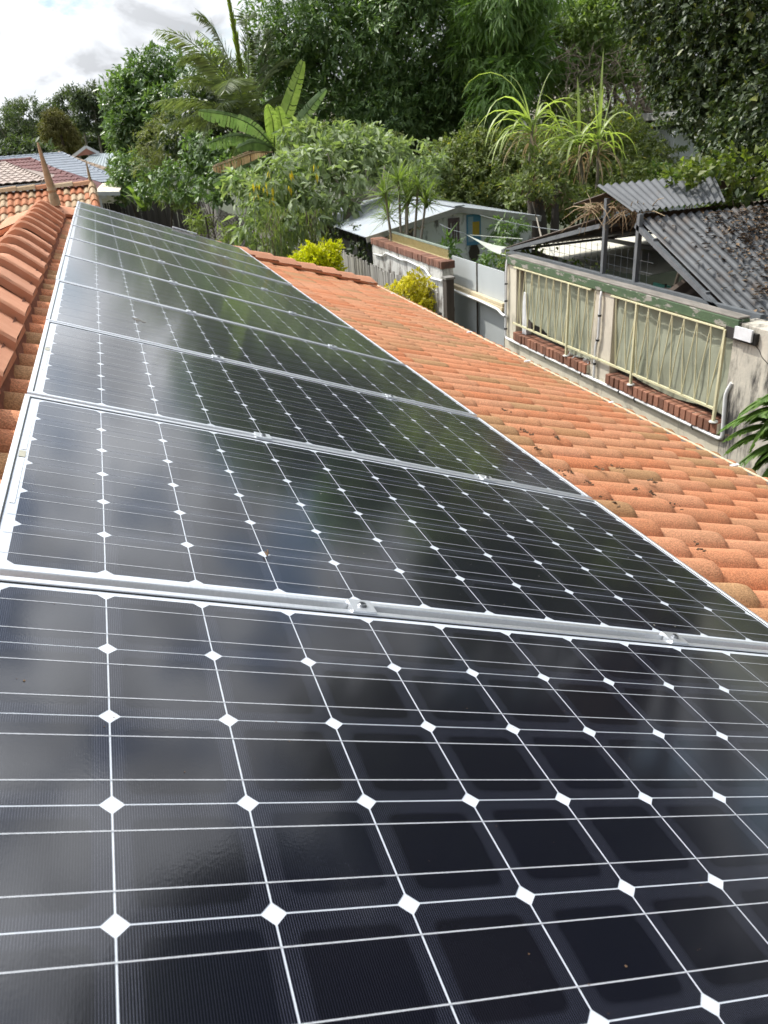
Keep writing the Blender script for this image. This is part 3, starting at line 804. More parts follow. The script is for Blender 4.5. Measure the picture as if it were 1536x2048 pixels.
def hip_caps(a, b, n, mat, parent, name='ridge_cap', w=0.30, h=0.10):
    a, b = np.array(a, float), np.array(b, float)
    for i in range(n):
        mb = MB(); p, q = a + (b - a) * i / n, a + (b - a) * (i + 1.04) / n
        d = (b - a) / np.linalg.norm(b - a); s = np.cross(d, (0, 0, 1.0)); s /= np.linalg.norm(s)
        pr_ = [(-w / 2, -h * .55), (-w / 4, h * .25), (0, h * .5), (w / 4, h * .25), (w / 2, -h * .55)]
        rows = [[P + s * x * sc + np.array([0, 0, z * sc + dz]) for x, z in pr_] for P, sc, dz in ((p, .95, -.01), (q, 1.06, .012))]
        mb.grid(rows); mb.add([rows[1][k] for k in range(5)], [(0, 1, 2, 3, 4)]); mb.add([rows[0][k] for k in range(5)], [(4, 3, 2, 1, 0)])
        mb.build(name, mat, parent, smooth=True, angle=30)

# next wing: mixed orange and grey-tan tiles, facing the camera
Y2 = 20.0
r2 = at(178, 362, Y=Y2); XR2, ZR2 = r2[0], r2[2] - 0.05
wing = thing('tiled_house', 'mixed orange and tan tiled roof with a thin finial, just past the tall finial', 'house', (XR2 - 5, Y2 + 2, GZ))
old = []
for k in range(2):
    m2 = tile_mesh(20 + k); m2.materials.append(M['old_tile']); old.append(m2)
P2 = R(23); c2, s2 = math.cos(P2), math.sin(P2)
rest2 = MB()
for r_ in range(11):
    v = 0.06 + r_ * 0.318
    for k in range(1, 25):
        x = XR2 - k * 0.306
        mw = Matrix(((0, 1, 0, x), (-c2, 0, -s2, Y2 - v * c2), (-s2, 0, c2, ZR2 - v * s2), (0, 0, 0, 1)))
        px_ = proj(mw @ Vector((0.2, 0.15, 0)))
        if -30 < px_[0] < 240 and px_[1] < 470: link_mesh('tile', old[(r_ + k) % 2], None, wing, mw)
        else:
            me = old[0]; V = np.empty(len(me.vertices) * 3); me.vertices.foreach_get('co', V); V = V.reshape(-1, 3); A = np.array(mw)
            rest2.add(V @ A[:3, :3].T + A[:3, 3], [tuple(p.vertices) for p in me.polygons])
o = rest2.build('tile_field', M['old_tile'], wing, smooth=True, angle=50); o['kind'] = 'stuff'
hip_caps((XR2 - 7.4, Y2, ZR2 + .02), (XR2 + .02, Y2, ZR2 + .02), 18, M['old_tile'], wing, 'ridge_cap', 0.22, 0.09)
hip_caps((XR2 + .04, Y2, ZR2 + .02), (XR2 + .04, Y2 - 3.5 * c2, ZR2 - 3.5 * s2 + .02), 11, M['old_tile'], wing, 'verge_cap', 0.20, 0.11)
f2 = link_mesh('finial', fm, M['finial'], wing, Matrix.Translation(Vector((XR2 + .03, Y2, ZR2 + .06))))
bk = MB(); yb, zb2 = Y2 - 3.5 * c2, ZR2 - 3.5 * s2
bk.add([(XR2 - 7.4, Y2, ZR2 - .09), (XR2, Y2, ZR2 - .09), (XR2, Y2 + 3.5 * c2, zb2 - .09), (XR2 - 7.4, Y2 + 3.5 * c2, zb2 - .09), (XR2, yb, zb2 - .09), (XR2 - 7.4, yb, zb2 - .09)], [(0, 1, 2, 3), (1, 0, 5, 4)])
bk.build('roof_deck', M['sarking'], wing)
wq = MB(); wq.box((XR2 - 7.2, yb + .4, GZ), (XR2 - .3, Y2 + 2.8, zb2 - .12)); wq.add([(XR2 - .15, yb + .1, zb2 - .1), (XR2 - .15, Y2, ZR2 - .12), (XR2 - .15, Y2 + 3.1, zb2 - .1)], [(0, 1, 2)])
wq.build('wall', M['house_wall'], wing)

def hip_house(name, label, px, Yd, mat, half_depth, ncol, nrow, wallmat, capmat=None, drop=None, left_ext=6.0):
    """Hip roof seen from its long side: ridge from far off to px[0]; the right hip runs down to px[1]."""
    a = at(*px[0], Y=Yd); b = at(*px[1], Y=Yd - half_depth)
    h = thing(name, label, 'house', (a[0] - 3, Yd, GZ))
    A = np.array([a[0] - left_ext, Yd, a[2]]); D = np.array([a[0] - left_ext, Yd - half_depth, b[2]])
    wave_roof('roof', A, a, b, D, ncol, nrow, mat, h)
    hip_caps(a, b, 14, capmat or mat, h, 'hip_cap', 0.34, 0.14)
    hip_caps(A, a, 14, capmat or mat, h, 'ridge_cap', 0.34, 0.14)
    bk = MB(); w2 = b[0]
    bk.add([A + (0, .02, -.05), a + (0, .02, -.05), (w2, Yd + half_depth, b[2]), (A[0], Yd + half_depth, b[2])], [(0, 1, 2, 3)])
    bk.add([a + (.01, 0, -.03), b + (.01, 0, -.03), (w2, Yd + half_depth, b[2] - .03)], [(0, 1, 2)])
    bk.build('roof_back', mat, h)
    w = MB(); w.box((A[0] + .4, Yd - half_depth + .5, GZ), (w2 - .5, Yd + half_depth - .5, b[2] - .05)); w.build('wall', wallmat, h)
    fz = MB(); fz.box((A[0], Yd - half_depth - .06, b[2] - .24), (w2, Yd - half_depth + .02, b[2] - .04)); fz.build('fascia', M['white_trim'], h)
    return h
hip_house('tiled_house', 'house roof of faded grey-pink tiles at the far edge beyond the mixed tiles', [(12, 328), (92, 362)], 30, M['roof_pink'], 3.2, 34, 9, M['house_wall'], left_ext=7)
hip_house('tiled_house', 'house with dark oxide-red tiled roof behind the two finials', [(62, 318), (212, 384)], 40, M['roof_red'], 4.2, 60, 11, M['wall_cream'], left_ext=9)
hip_house('tiled_house', 'house with glazed blue-grey tiled roof beyond the red roof', [(126, 306), (240, 362)], 56, M['roof_blue'], 5.0, 60, 13, M['wall_cream'], left_ext=4.4)
hip_house('tiled_house', 'house with brown tiled hip showing behind the blue-grey roof', [(112, 302), (252, 352)], 64, M['roof_brown'], 5.0, 40, 9, M['wall_cream'], left_ext=4)
# grey metal roof with a small pink gable
Yg = 75
ga, gl_, gr_ = at(172, 295, Y=Yg), at(148, 313, Y=Yg), at(196, 307, Y=Yg)
hm = thing('gabled_house', 'grey metal roofed house with small white-edged pink gable far off', 'house', (gr_[0], Yg, GZ))
q = MB(); q.add([ga, gl_, gr_], [(0, 1, 2)]); q.add([ga + (0, .1, 0), gl_ + (0, .1, 0), gr_ + (0, .1, 0)], [(2, 1, 0)]); q.build('gable', M['wall_pink'], hm)
q = MB(); q.bar(gl_ + (-.1, -.1, 0), ga + (0, -.1, .06), .2, .22); q.bar(ga + (0, -.1, .06), gr_ + (.1, -.1, 0), .2, .22); q.build('barge_board', M['white_trim'], hm)
e1, e2 = at(150, 318, Y=Yg - 3), at(246, 318, Y=Yg - 3); t1, t2 = at(185, 308, Y=Yg + .5), at(236, 306, Y=Yg + .5)
b1, b2 = at(140, 340, Y=Yg - 6), at(262, 345, Y=Yg - 6)
q = MB(); q.grid([[t1 + (t2 - t1) * i / 30 + (0, 0, .05 * (i % 2)) for i in range(31)], [b1 + (b2 - b1) * i / 30 + (0, 0, .05 * (i % 2)) for i in range(31)]]); q.build('roof', M['roof_slate'], hm)
q = MB(); q.box((b1[0] + .5, Yg - 5.5, GZ), (b2[0] - .5, Yg + 4, b1[2] - .1)); q.build('wall', M['wall_cream'], hm)
# white carport-like lean-to at the red house
a = at(188, 372, Y=34); b = at(238, 378, Y=34)
pt = thing('patio_cover', 'low cream patio cover with white gutter beside the red roof', 'patio cover', (a[0], 34, GZ))
q = MB(); q.add([at(205, 366, Y=38), at(246, 369, Y=38), at(238, 384, Y=34), at(188, 384, Y=34)], [(0, 1, 2, 3)]); q.add([at(205, 368, Y=38.1), at(246, 371, Y=38.1), at(238, 386, Y=34.1), at(188, 386, Y=34.1)], [(3, 2, 1, 0)]); q.build('roof', M['wall_cream'], pt)
q = MB(); q.bar(at(186, 387, Y=33.9), at(240, 387, Y=33.9), .1, .14); q.build('gutter', M['white_trim'], pt)
for x in (198,): 
    q = MB(); p = at(x, 388, Y=34); q.bar((p[0], 34, GZ), (p[0], 34, p[2]), .1); q.build('post', M['white_trim'], pt)

# ================================================================== the boundary wall with two balustrade bays (plane X = 5.4)
XW = 5.40
ZS, ZB = -2.29, -1.385
bw = thing('boundary_wall', 'cream rendered boundary wall with concrete pillars and two brick-silled bays', 'wall', (XW + .1, 6.5, GZ))
def wbox(name, lo, hi, mat, parent=bw, bev=0.006):
    mb = MB(); mb.box(lo, hi)
    me = mb.mesh(name, WM[parent.name].inverted())
    bm = bmesh.new(); bm.from_mesh(me); bmesh.ops.bevel(bm, geom=bm.edges[:], offset=bev, segments=1, affect='EDGES'); bm.to_mesh(me); bm.free()
    return link_mesh(name, me, mat, parent)
wbox('wall_base', (XW, 4.62, GZ), (XW + .2, 9.22, ZS - .122), M['render'])
wbox('pillar', (XW - .002, 8.87, ZS - .1235), (XW + .202, 9.205, ZB + .0), M['render'])
wbox('pillar', (XW - .002, 6.53, ZS - .1235), (XW + .202, 6.94, ZB + .0), M['concrete'])
wbox('pillar', (XW - .012, 2.2, GZ), (XW + .23, 4.63, ZB + .07), M['old_concrete'])
wbox('beam', (XW - .035, 4.56, ZB), (XW + .09, 9.10, ZB + .098), M['green_beam'])
wbox('beam_top', (XW - .03, 4.57, ZB + .0985), (XW + .10, 9.09, ZB + .118), M['weathered_top'])
# bricks on edge along both sills
bm = bmesh.new(); bmesh.ops.create_cube(bm, size=1); bmesh.ops.scale(bm, vec=(0.235, 0.0765, 0.114), verts=bm.verts[:]); bmesh.ops.bevel(bm, geom=bm.edges[:], offset=0.004, segments=1, affect='EDGES')
BRICK = bpy.data.meshes.new('brick'); bm.to_mesh(BRICK); bm.free(); BRICK.materials.append(M['brick'])
for ya, yb_ in ((6.95, 8.86), (4.645, 6.52)):
    nb = int((yb_ - ya) / 0.0855)
    for k in range(nb):
        m = Matrix.Translation((XW + .062 + random.uniform(-.007, .007), ya + (k + .5) * (yb_ - ya) / nb, ZS - .061 + random.uniform(-.004, .003))) @ Matrix.Rotation(random.uniform(-.02, .02), 4, 'X') @ Matrix.Rotation(random.uniform(-.02, .02), 4, 'Z')
        link_mesh('brick', BRICK, None, bw, m)
    q = MB(); q.box((XW - .035, ya, ZS - .114), (XW + .16, yb_, ZS - .012)); q.build('sill_mortar', M['render'], bw)
# balustrades
XBAL = XW - 0.045
def balustrade(label, y_near, y_far, tops, bots, posts, rail_y):
    t = thing('balustrade', label, 'balustrade', (XBAL, (y_near + y_far) / 2, ZS), 'zigzag steel balustrades on the boundary wall')
    zt, zb_ = ZB - .012, -2.165
    q = MB(); q.bar((XBAL, y_near, zt), (XBAL, y_far, zt), 0.018, 0.014); q.build('top_rail', M['rail_cream'], t)
    q = MB(); q.bar((XBAL, rail_y[0], zb_), (XBAL, rail_y[1], zb_), 0.022, 0.022); q.build('bottom_rail', M['rail_cream'], t)
    for y in posts:
        q = MB(); q.bar((XBAL - .004, y, ZS + .006), (XBAL - .004, y, zt), 0.026, up=(0, 1, 0)); pz = q.build('post', M['rail_cream'], t)
        q = MB(); q.lathe((XBAL, y, ZS - .003), [(.045, 0), (.042, .008), (.02, .012)], 10); q.build('foot', M['old_white'], pz)
    seq = []
    for i in range(len(tops)):
        seq.append((bots[i], zb_)); seq.append((tops[i], zt))
    if len(bots) > len(tops): seq.append((bots[-1], zb_))
    for i in range(len(seq) - 1):
        a, b = seq[i], seq[i + 1]
        q = MB(); q.tube([(XBAL + random.uniform(-.004, .004), a[0], a[1]), (XBAL + random.uniform(-.01, .01), (a[0] + b[0]) / 2 + random.uniform(-.008, .008), (a[1] + b[1]) / 2), (XBAL, b[0], b[1])], 0.0068, 6)
        q.build('bar', M['rail_cream'], t, smooth=True)
def yw(px_, z, Xp=XBAL):      # photo column, height -> Y on the balustrade plane
    lo, hi = 2.0, 14.0
    for _ in range(50):
        mid = (lo + hi) / 2
        if proj((Xp, mid, z))[0] > px_: lo = mid
        else: hi = mid
    return (lo + hi) / 2
zt_, zb_ = ZB - .012, -2.165
t1_ = [yw(1000 + z / 5.486, zt_) for z in (222, 280, 355, 430, 512, 590, 675, 765, 868, 962, 1052)]
b1_ = [yw(1000 + z / 5.486, zb_) for z in (190, 225, 300, 370, 445, 525, 605, 690, 790, 875, 965)]
balustrade('farther cream zigzag balustrade bay, between the corner pillar and the middle pillar', 6.94, 8.87, t1_, b1_, [yw(1139, zt_)], (yw(1197, zb_) , 8.87))
t2_ = [yw(1200 + z / 4.571, zt_) for z in (150, 240, 345, 450, 553, 662, 775, 893, 1018, 1150)]
b2_ = [yw(1200 + z / 4.571, zb_) for z in (140, 140, 232, 333, 430, 530, 635, 745, 858, 975)]
balustrade('nearer cream zigzag balustrade bay, ending beside the blackened concrete pillar', 4.72, 6.53, t2_, b2_, [yw(1275, zt_) , yw(1452, zt_)], (yw(1427, zb_), yw(1196, zb_)))
# shade cloths behind the bars
def cloth(label, y0, y1, lift):
    P = []
    ny, nz = 60, 26
    for j in range(nz + 1):
        row = []
        for i in range(ny + 1):
            y = y0 + (y1 - y0) * i / ny; s = j / nz
            zbot = ZS + 0.01 + lift(i / ny)
            z = (ZB - .002) * (1 - s) + zbot * s
            x = XW + .045 + .006 * math.sin(y * 24 + 1.5 * math.sin(s * 3)) * (1.3 - s) + .008 * math.sin(y * 9 + s * 7) + .006 * math.sin(y * 4 - s * 9) + .02 * s * s * math.sin(y * 5)
            row.append((x, y, z))
        P.append(row)
    q = MB(); q.grid(P); q.grid([[(x + .003, y, z) for x, y, z in row[::-1]] for row in P])
    o = q.build('shade_cloth', M['cloth'], smooth=True, angle=60); tag(o, label, 'cloth', 'faded cloths hung behind the balustrades')
cloth('faded green cloth behind the farther balustrade, its lower far corner pulled up', 6.95, 8.70, lambda t: 0.27 * max(0, (t - .25) / .75) ** 1.3 + 0.02 * math.sin(t * 20))
cloth('faded green cloth behind the nearer balustrade, hanging down to the brick sill', 4.64, 6.52, lambda t: 0.035 * math.sin(t * 8 + 1) + .03)
q = MB(); q.box((XW + .11, 6.95, ZS - .02), (XW + .13, 8.86, ZB - .004)); q.box((XW + .11, 4.645, ZS - .02), (XW + .13, 6.52, ZB - .004)); q.build('bay_shade_sheet', M['dark_void'], bw)  # near-black sheets with the shade behind the cloths in their colour
q = MB(); q.box((XW + .02, 8.60, ZS), (XW + .10, 8.72, -1.72)); o = q.build('white_board', M['white_plastic']); tag(o, 'narrow white board standing on the brick sill by the corner pillar', 'board')
q = MB()
for k in range(26):
    y = random.uniform(6.98, 7.42); a = np.array([XW + random.uniform(-.02, .04), y, ZS + random.uniform(.004, .03)])
    q.bar(a, a + np.array([random.gauss(0, .03), random.gauss(0, .04), random.gauss(0, .012)]), random.uniform(.008, .02), .004)
o = q.build('crumpled_foil', M['alu']); tag(o, 'crumpled silvery scraps on the brick sill beside the middle pillar', 'scraps')
# pvc pipes
def pipe(name, label, pts, r, mat, clips=(), cat='pipe', group=None):
    t = thing(name, label, cat, pts[0], group)
    P = [np.array(p, float) for p in pts]
    out = [P[0]]
    for i in range(1, len(P) - 1):
        a, b, c = P[i - 1], P[i], P[i + 1]
        e = min(0.06, .45 * np.linalg.norm(b - a), .45 * np.linalg.norm(c - b))
        p0, p1 = b + (a - b) / np.linalg.norm(a - b) * e, b + (c - b) / np.linalg.norm(c - b) * e
        for s in np.linspace(0, 1, 5): out.append((1 - s) ** 2 * p0 + 2 * s * (1 - s) * b + s * s * p1)
    out.append(P[-1])
    q = MB(); q.tube(out, r, 10); q.build('pipe_run', mat, t, smooth=True, angle=50)
    for c, d in clips:
        c = np.array(c, float); d = np.array(d, float); d /= np.linalg.norm(d)
        q = MB(); q.tube([c - d * .011, c + d * .011], r * 1.25, 10); q.bar(c, c + np.array([0, 0, .0]) + np.cross(d, (1, 0, 0)) * .036, .012); q.build('pipe_clip', M['black'], t)
XP = XW - .035
zp = -2.435
pipe('pvc_pipe', 'long white pvc pipe running low along the cream wall and turning up at both ends', [(XP + .02, 9.12, ZB + .05), (XP, 9.11, ZB - .08), (XP, 9.12, zp), (XP, 4.56, zp), (XP, 4.60, -1.98), (XP + .02, 4.56, -1.87)], .019, M['pvc'],
     [((XP, 9.115, -1.66), (0, 0, 1)), ((XP, 9.115, -1.9), (0, 0, 1)), ((XP, 9.115, -2.12), (0, 0, 1)), ((XP, 9.118, -2.3), (0, 0, 1)), ((XP, 7.95, zp), (0, 1, 0)), ((XP, 7.05, zp), (0, 1, 0)), ((XP, 6.25, zp), (0, 1, 0)), ((XP, 5.95, zp), (0, 1, 0)), ((XP, 4.98, zp), (0, 1, 0))])
pipe('pvc_pipe', 'white pvc downpipe with a kink on the middle concrete pillar', [(XP + .03, 6.76, ZB + .04), (XP, 6.745, ZB - .05), (XP, 6.745, -1.93), (XP, 6.785, -2.02), (XP, 6.79, zp + .02)], .017, M['pvc'],
     [((XP, 6.745, -1.66), (0, 0, 1)), ((XP, 6.755, -1.95), (0, 0, 1)), ((XP, 6.79, -2.24), (0, 0, 1))])
wp = at(1498, 668, X=XW)
q = MB(); q.box((XW - .075, wp[1] - .11, wp[2] - .045), (XW - .055, wp[1] + .10, wp[2] + .06)); me_o = q.build('white_box', M['white_plastic']); tag(me_o, 'small white plastic plate at the near end of the green beam', 'plate')
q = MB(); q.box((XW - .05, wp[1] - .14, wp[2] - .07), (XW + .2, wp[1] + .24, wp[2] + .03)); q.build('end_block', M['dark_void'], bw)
# crack in the big pillar
ck = MB(); pts = [at(x, y, X=XW - .0135) for x, y in ((1512, 668), (1510, 690), (1518, 700), (1524, 715), (1536, 728), (1545, 735))]
ck.tube([p + np.array([.002, 0, 0]) for p in pts], .004, 5); ck.build('crack', M['dark_void'], bw)

# ================================================================== ruined carport behind the wall
XC = 5.68
cp = thing('carport', 'ruined carport of dark corrugated tin with open gable and raised ridge sheet', 'carport', (7.4, 6.6, GZ))
def corrugated(name, A, B, C_, D, mat, parent, pitch=0.076, amp=0.010, thick=0.003):
    """Sheet with waves running from edge A-B down to edge D-C."""
    A, B, C_, D = [np.array(p, float) for p in (A, B, C_, D)]
    nrm = np.cross(B - A, D - A); nrm /= np.linalg.norm(nrm)
    if nrm[2] < 0: nrm = -nrm
    n = max(4, int(np.linalg.norm(B - A) / pitch)) * 6
    P = []
    for t in (0.0, .33, .66, 1.0):
        L, Q = A + (D - A) * t, B + (C_ - B) * t
        P.append([L + (Q - L) * (i / n) + nrm * amp * math.sin(2 * math.pi * i / 6) for i in range(n + 1)])
    q = MB(); q.grid(P); q.grid([[p - nrm * thick for p in row[::-1]] for row in P])
    return q.build(name, mat, parent, smooth=True, angle=70)
apY, apZ = 6.64, -0.60
DXC = 3.4
# left slope: seen from below
lz = -1.30; ly = 9.85
for k in range(3):
    x0, x1 = XC + k * DXC / 3, XC + (k + 1) * DXC / 3 + .04
    corrugated('roof_sheet', (x0, 7.45, -.70 - k * .004), (x1, 7.45, -.70 - k * .004), (x1, ly, lz), (x0, ly, lz), M['rust_under'], cp)
corrugated('roof_sheet', (XC - .02, 7.25, -.40), (XC + 2.2, 7.25, -.40), (XC + 2.2, 7.92, -.56), (XC - .02, 7.92, -.56), M['rust_under'], cp)
# right slope: two bays of dark tin, falling towards the camera side
for k in range(4):
    x0, x1 = XC + .02 + k * .92, XC + .02 + (k + 1) * .92 + .05
    ztop = -.63 - .003 * k
    corrugated('roof_sheet', (x0, 6.62, ztop), (x1, 6.62, ztop), (x1, 4.15, -1.74), (x0, 4.15, -1.74), M['dark_tin'], cp, amp=.019, pitch=.10)
# raised ridge sheet
corrugated('ridge_sheet', (XC - .06, 7.34, -.315), (XC + 1.55, 7.34, -.315), (XC + 1.15, 6.62, -.545), (XC - .06, 6.62, -.545), M['grey_tin'], cp, amp=.017, pitch=.105)
def steel(name, a, b, w=.045, h=None, mat='grey_steel'):
    q = MB(); q.bar(a, b, w, h); return q.build(name, M[mat], cp)
steel('bottom_chord', (XC, 9.75, -1.315), (XC, 4.62, -1.315), .05)
steel('rafter', (XC, 9.85, -1.335), (XC, 7.3, -.755), .05)
steel('rafter', (XC, 6.62, -.69), (XC, 4.4, -1.70), .05)
steel('king_post', (XC, 7.21, -1.29), (XC, 7.21, -.45), .05)
steel('king_post', (XC, 6.565, -1.29), (XC, 6.565, -.57), .05)
for x in (XC + 1.7, XC + 3.3):
    steel('bottom_chord', (x, 9.75, -1.33), (x, 4.5, -1.33), .05)
    steel('king_post', (x, 7.21, -1.3), (x, 7.21, -.72), .05); steel('king_post', (x, 6.565, -1.3), (x, 6.565, -.68), .05)
    steel('rafter', (x, 9.85, -1.34), (x, 7.3, -.765), .05); steel('rafter', (x, 6.62, -.70), (x, 4.4, -1.71), .05)
for y, z in ((9.5, -1.275), (8.6, -1.065), (7.75, -.835)):
    steel('purlin', (XC - .02, y, z), (XC + DXC, y, z), .05, .03)
for y, z in ((6.3, -.815), (5.4, -1.225), (4.6, -1.59)):
    steel('purlin', (XC - .02, y, z), (XC + 3.7, y, z), .05, .03)
steel('lintel', (XC + .05, 6.55, -1.45), (XC + 1.9, 5.2, -1.38), .12, .14, 'dark_void')
for (x, y) in ((XC + .02, 9.7), (XC + 3.3, 9.7), (XC + 3.3, 4.7), (XC + .06, 4.5)):
    steel('post', (x, y, GZ), (x, y, -1.35), .06)
# things inside: back wall, tarp, teal wall with bars, junk
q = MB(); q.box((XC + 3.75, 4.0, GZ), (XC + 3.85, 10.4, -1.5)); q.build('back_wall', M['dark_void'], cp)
q = MB(); P = []
for j in range(9):
    row = []
    for i in range(19):
        y = 7.55 + i / 18 * 3.3; x = XC + .9 + j / 8 * 2.6
        row.append((x, y, -1.47 + .10 * j / 8 - .05 * math.sin(math.pi * i / 18) * (1 - j / 8) + .012 * math.sin(i * 1.7 + j)))
    P.append(row)
q.grid(P); q.grid([[(x, y, z - .004) for x, y, z in r_[::-1]] for r_ in P]); o = q.build('sagging_tarp', M['tarp'], smooth=True, angle=70); tag(o, 'cream tarp sagging under the open carport gable', 'tarp')
q = MB(); q.box((XC + 3.4, 7.2, -1.58), (XC + 3.6, 9.6, -1.36)); o = q.build('cream_box_awning', M['tarp']); tag(o, 'cream awning box at the back of the carport', 'awning')
tl = thing('teal_fence', 'teal sheet fence with dark upright bars inside the carport', 'fence', (XC + .9, 5.4, GZ))
q = MB(); q.box((XC + 1.02, 4.4, -2.6), (XC + 1.05, 7.6, -1.575)); q.build('sheet', M['teal'], tl)
for k in range(19):
    q = MB(); y = 4.95 + k * .13; q.bar((XC + .98, y, -2.6), (XC + .98, y, -1.54), .02); q.build('bar', M['dark_void'], tl)
q = MB()
P = [[(XC + .75 + .12 * math.sin(i * 1.3) + j * .05, 5.15 + i * .1, -1.45 - .03 * j - .06 * math.sin(i * .9 + j)) for i in range(8)] for j in range(5)]
q.grid(P); q.grid([[(x, y, z - .01) for x, y, z in r_[::-1]] for r_ in P]); o = q.build('grey_sheet_scrap', M['pale_blue_grey'], smooth=True); tag(o, 'crumpled grey sheet lying inside the carport above the teal fence', 'scrap sheet')
q = MB(); P = []
for i in range(10):
    P.append([(XC + 1.2 - .2 * j, 6.5 - .06 * i - .08 * j, -1.0 - .05 * i - .045 * j * (1 if i % 2 else 1.15)) for j in range(7)])
q.grid(P); q.grid([[(x + .004, y, z) for x, y, z in r_[::-1]] for r_ in P]); o = q.build('torn_awning', M['rust_under'], smooth=True); tag(o, 'torn brown awning flap hanging behind the steel posts', 'awning')
# wire mesh with vine in the gable
q = MB()
for k in range(22): q.bar((XC + .25, 6.7 + k * .13, -1.5), (XC + .25, 6.7 + k * .13, -1.02 + min(0, (8 - 6.7 - k * .13)) * .2), .004)
for k in range(4): q.bar((XC + .25, 6.6, -1.48 + k * .12), (XC + .25, 9.4, -1.48 + k * .12), .004)
o = q.build('wire_netting', M['grey_steel'], cp); o['kind'] = 'stuff'

# ================================================================== grey sheet gate, brick-topped wall, lattice
XG = 5.5
gt_ = thing('sheet_gate', 'tall pale grey sheet gate between the brick wall and the cream wall', 'gate', (XG, 10.4, GZ))
def gbox(name, lo, hi, mat, parent=gt_):
    q = MB(); q.box(lo, hi); return q.build(name, M[mat], parent)
gbox('sheet_panel', (XG, 10.39, -2.02), (XG + .02, 11.36, -1.56), 'grey_sheet'); gbox('sheet_panel', (XG, 9.36, -2.02), (XG + .02, 10.36, -1.565), 'grey_sheet')
gbox('sheet_panel', (XG + .03, 10.39, GZ), (XG + .05, 11.36, -2.023), 'grey_sheet'); gbox('sheet_panel', (XG + .03, 9.36, GZ), (XG + .05, 10.36, -2.023), 'grey_sheet')
gbox('joint_strip', (XG - .012, 10.36, GZ), (XG + .01, 10.39, -1.555), 'dark_timber')
gbox('cream_rail', (XG - .10, 9.32, -2.10), (XG - .013, 11.42, -2.04), 'cream_metal'); gbox('cream_rail', (XG - .08, 9.34, -2.03), (XG - .013, 11.40, -1.99), 'cream_metal')
gbox('post', (XG - .06, 9.235, GZ), (XG + .06, 9.315, -1.40), 'dark_timber')
pipe('pvc_pipe', 'white pvc pipe sloping below the cream rail of the grey gate', [at(904, 579, X=XG - .13), at(958, 601, X=XG - .13), at(996, 619, X=XG - .13), at(1004, 629, X=XG - .13), at(1014, 633, X=XG - .13)], .02, M['pvc'])
# low broken paling bits in front of the gate
lf = thing('low_fence', 'low dark broken timber fence standing in front of the grey gate', 'fence', (XG - .55, 10.7, GZ))
for k in range(9):
    y = 10.25 + k * .105; zt2 = -2.62 + random.uniform(-.05, .03)
    if k == 1: zt2 = -2.36
    q = MB(); q.box((XG - .56, y, GZ), (XG - .54, y + .09, zt2)); q.build('paling', M['paling_dark'], lf)
q = MB(); q.bar((XG - .53, 10.2, -2.72), (XG - .53, 11.3, -2.7), .05); q.build('rail', M['paling_dark'], lf)

XB0, XB1, YB0, YB1, ZBT = 5.05, 5.26, 10.72, 14.35, -1.53
bk_ = thing('brick_wall', 'stained white wall capped with a row of sooty bricks below the yellow lattice', 'wall', (XB0 + .1, 12.5, GZ))
q = MB(); q.box((XB0 + .012, YB0 + .012, GZ), (XB1 - .012, YB1, ZBT - .112)); q.build('wall_body', M['old_white'], bk_)
q = MB(); q.box((XB0 + .006, YB0 + .006, ZBT - .111), (XB1 - .006, YB1, ZBT - .012)); q.build('mortar_core', M['concrete'], bk_)
B2 = BRICK.copy(); B2.materials.clear(); B2.materials.append(M['dirty_brick'])
nb = 42
for k in range(nb):
    m = Matrix.Translation(((XB0 + XB1) / 2 + random.uniform(-.006, .006), YB0 + .04 + k * (YB1 - YB0 - .08) / (nb - 1), ZBT - .057 + random.uniform(-.004, .004))) @ Matrix.Rotation(random.uniform(-.02, .02), 4, 'Z')
    link_mesh('brick', B2, None, bk_, m)
pipe('conduit', 'white stepped conduit crossing the stained white wall below the bricks', [at(748, 508, X=XB0 - .02), at(765, 512, X=XB0 - .02), at(772, 506, X=XB0 - .02), at(804, 520, X=XB0 - .02), at(812, 520, X=XB0 - .02), at(850, 538, X=XB0 - .02), at(862, 556, X=XB0 - .02), at(884, 562, X=XB0 - .02)], .017, M['pvc'], cat='conduit')
# yellow lattice along the wall top
la = thing('lattice_screen', 'low yellow lattice strip standing along the brick-capped wall', 'lattice', (XB1 - .03, 12.3, ZBT))
la0, la1 = YB0 + .15, 13.75
q = MB(); hh = .135
n_ = int((la1 - la0) / .062)
for k in range(-3, n_):
    for sgn in (1, -1):
        y0_, y1_ = la0 + k * .062, la0 + k * .062 + hh
        a_ = max(la0, min(la1, y0_)); b_ = max(la0, min(la1, y1_))
        if b_ - a_ < .01: continue
        za, zb3 = (a_ - y0_), (b_ - y0_)
        if sgn < 0: za, zb3 = hh - za, hh - zb3
        q.bar((XB1 - .03 + .004 * sgn, a_, ZBT + .012 + za), (XB1 - .03 + .004 * sgn, b_, ZBT + .012 + zb3), .007, .016, up=(1, 0, 0))
o = q.build('lattice_strips', M['lattice'], la); o['kind'] = 'stuff'
q = MB(); q.box((XB1 - .045, la0 - .02, ZBT + .15), (XB1 - .01, la1, ZBT + .178)); q.build('top_batten', M['lattice_green'], la)
q = MB(); q.box((XB1 - .042, la0 - .02, ZBT - .002), (XB1 - .012, la1, ZBT + .014)); q.build('bottom_batten', M['lattice'], la)

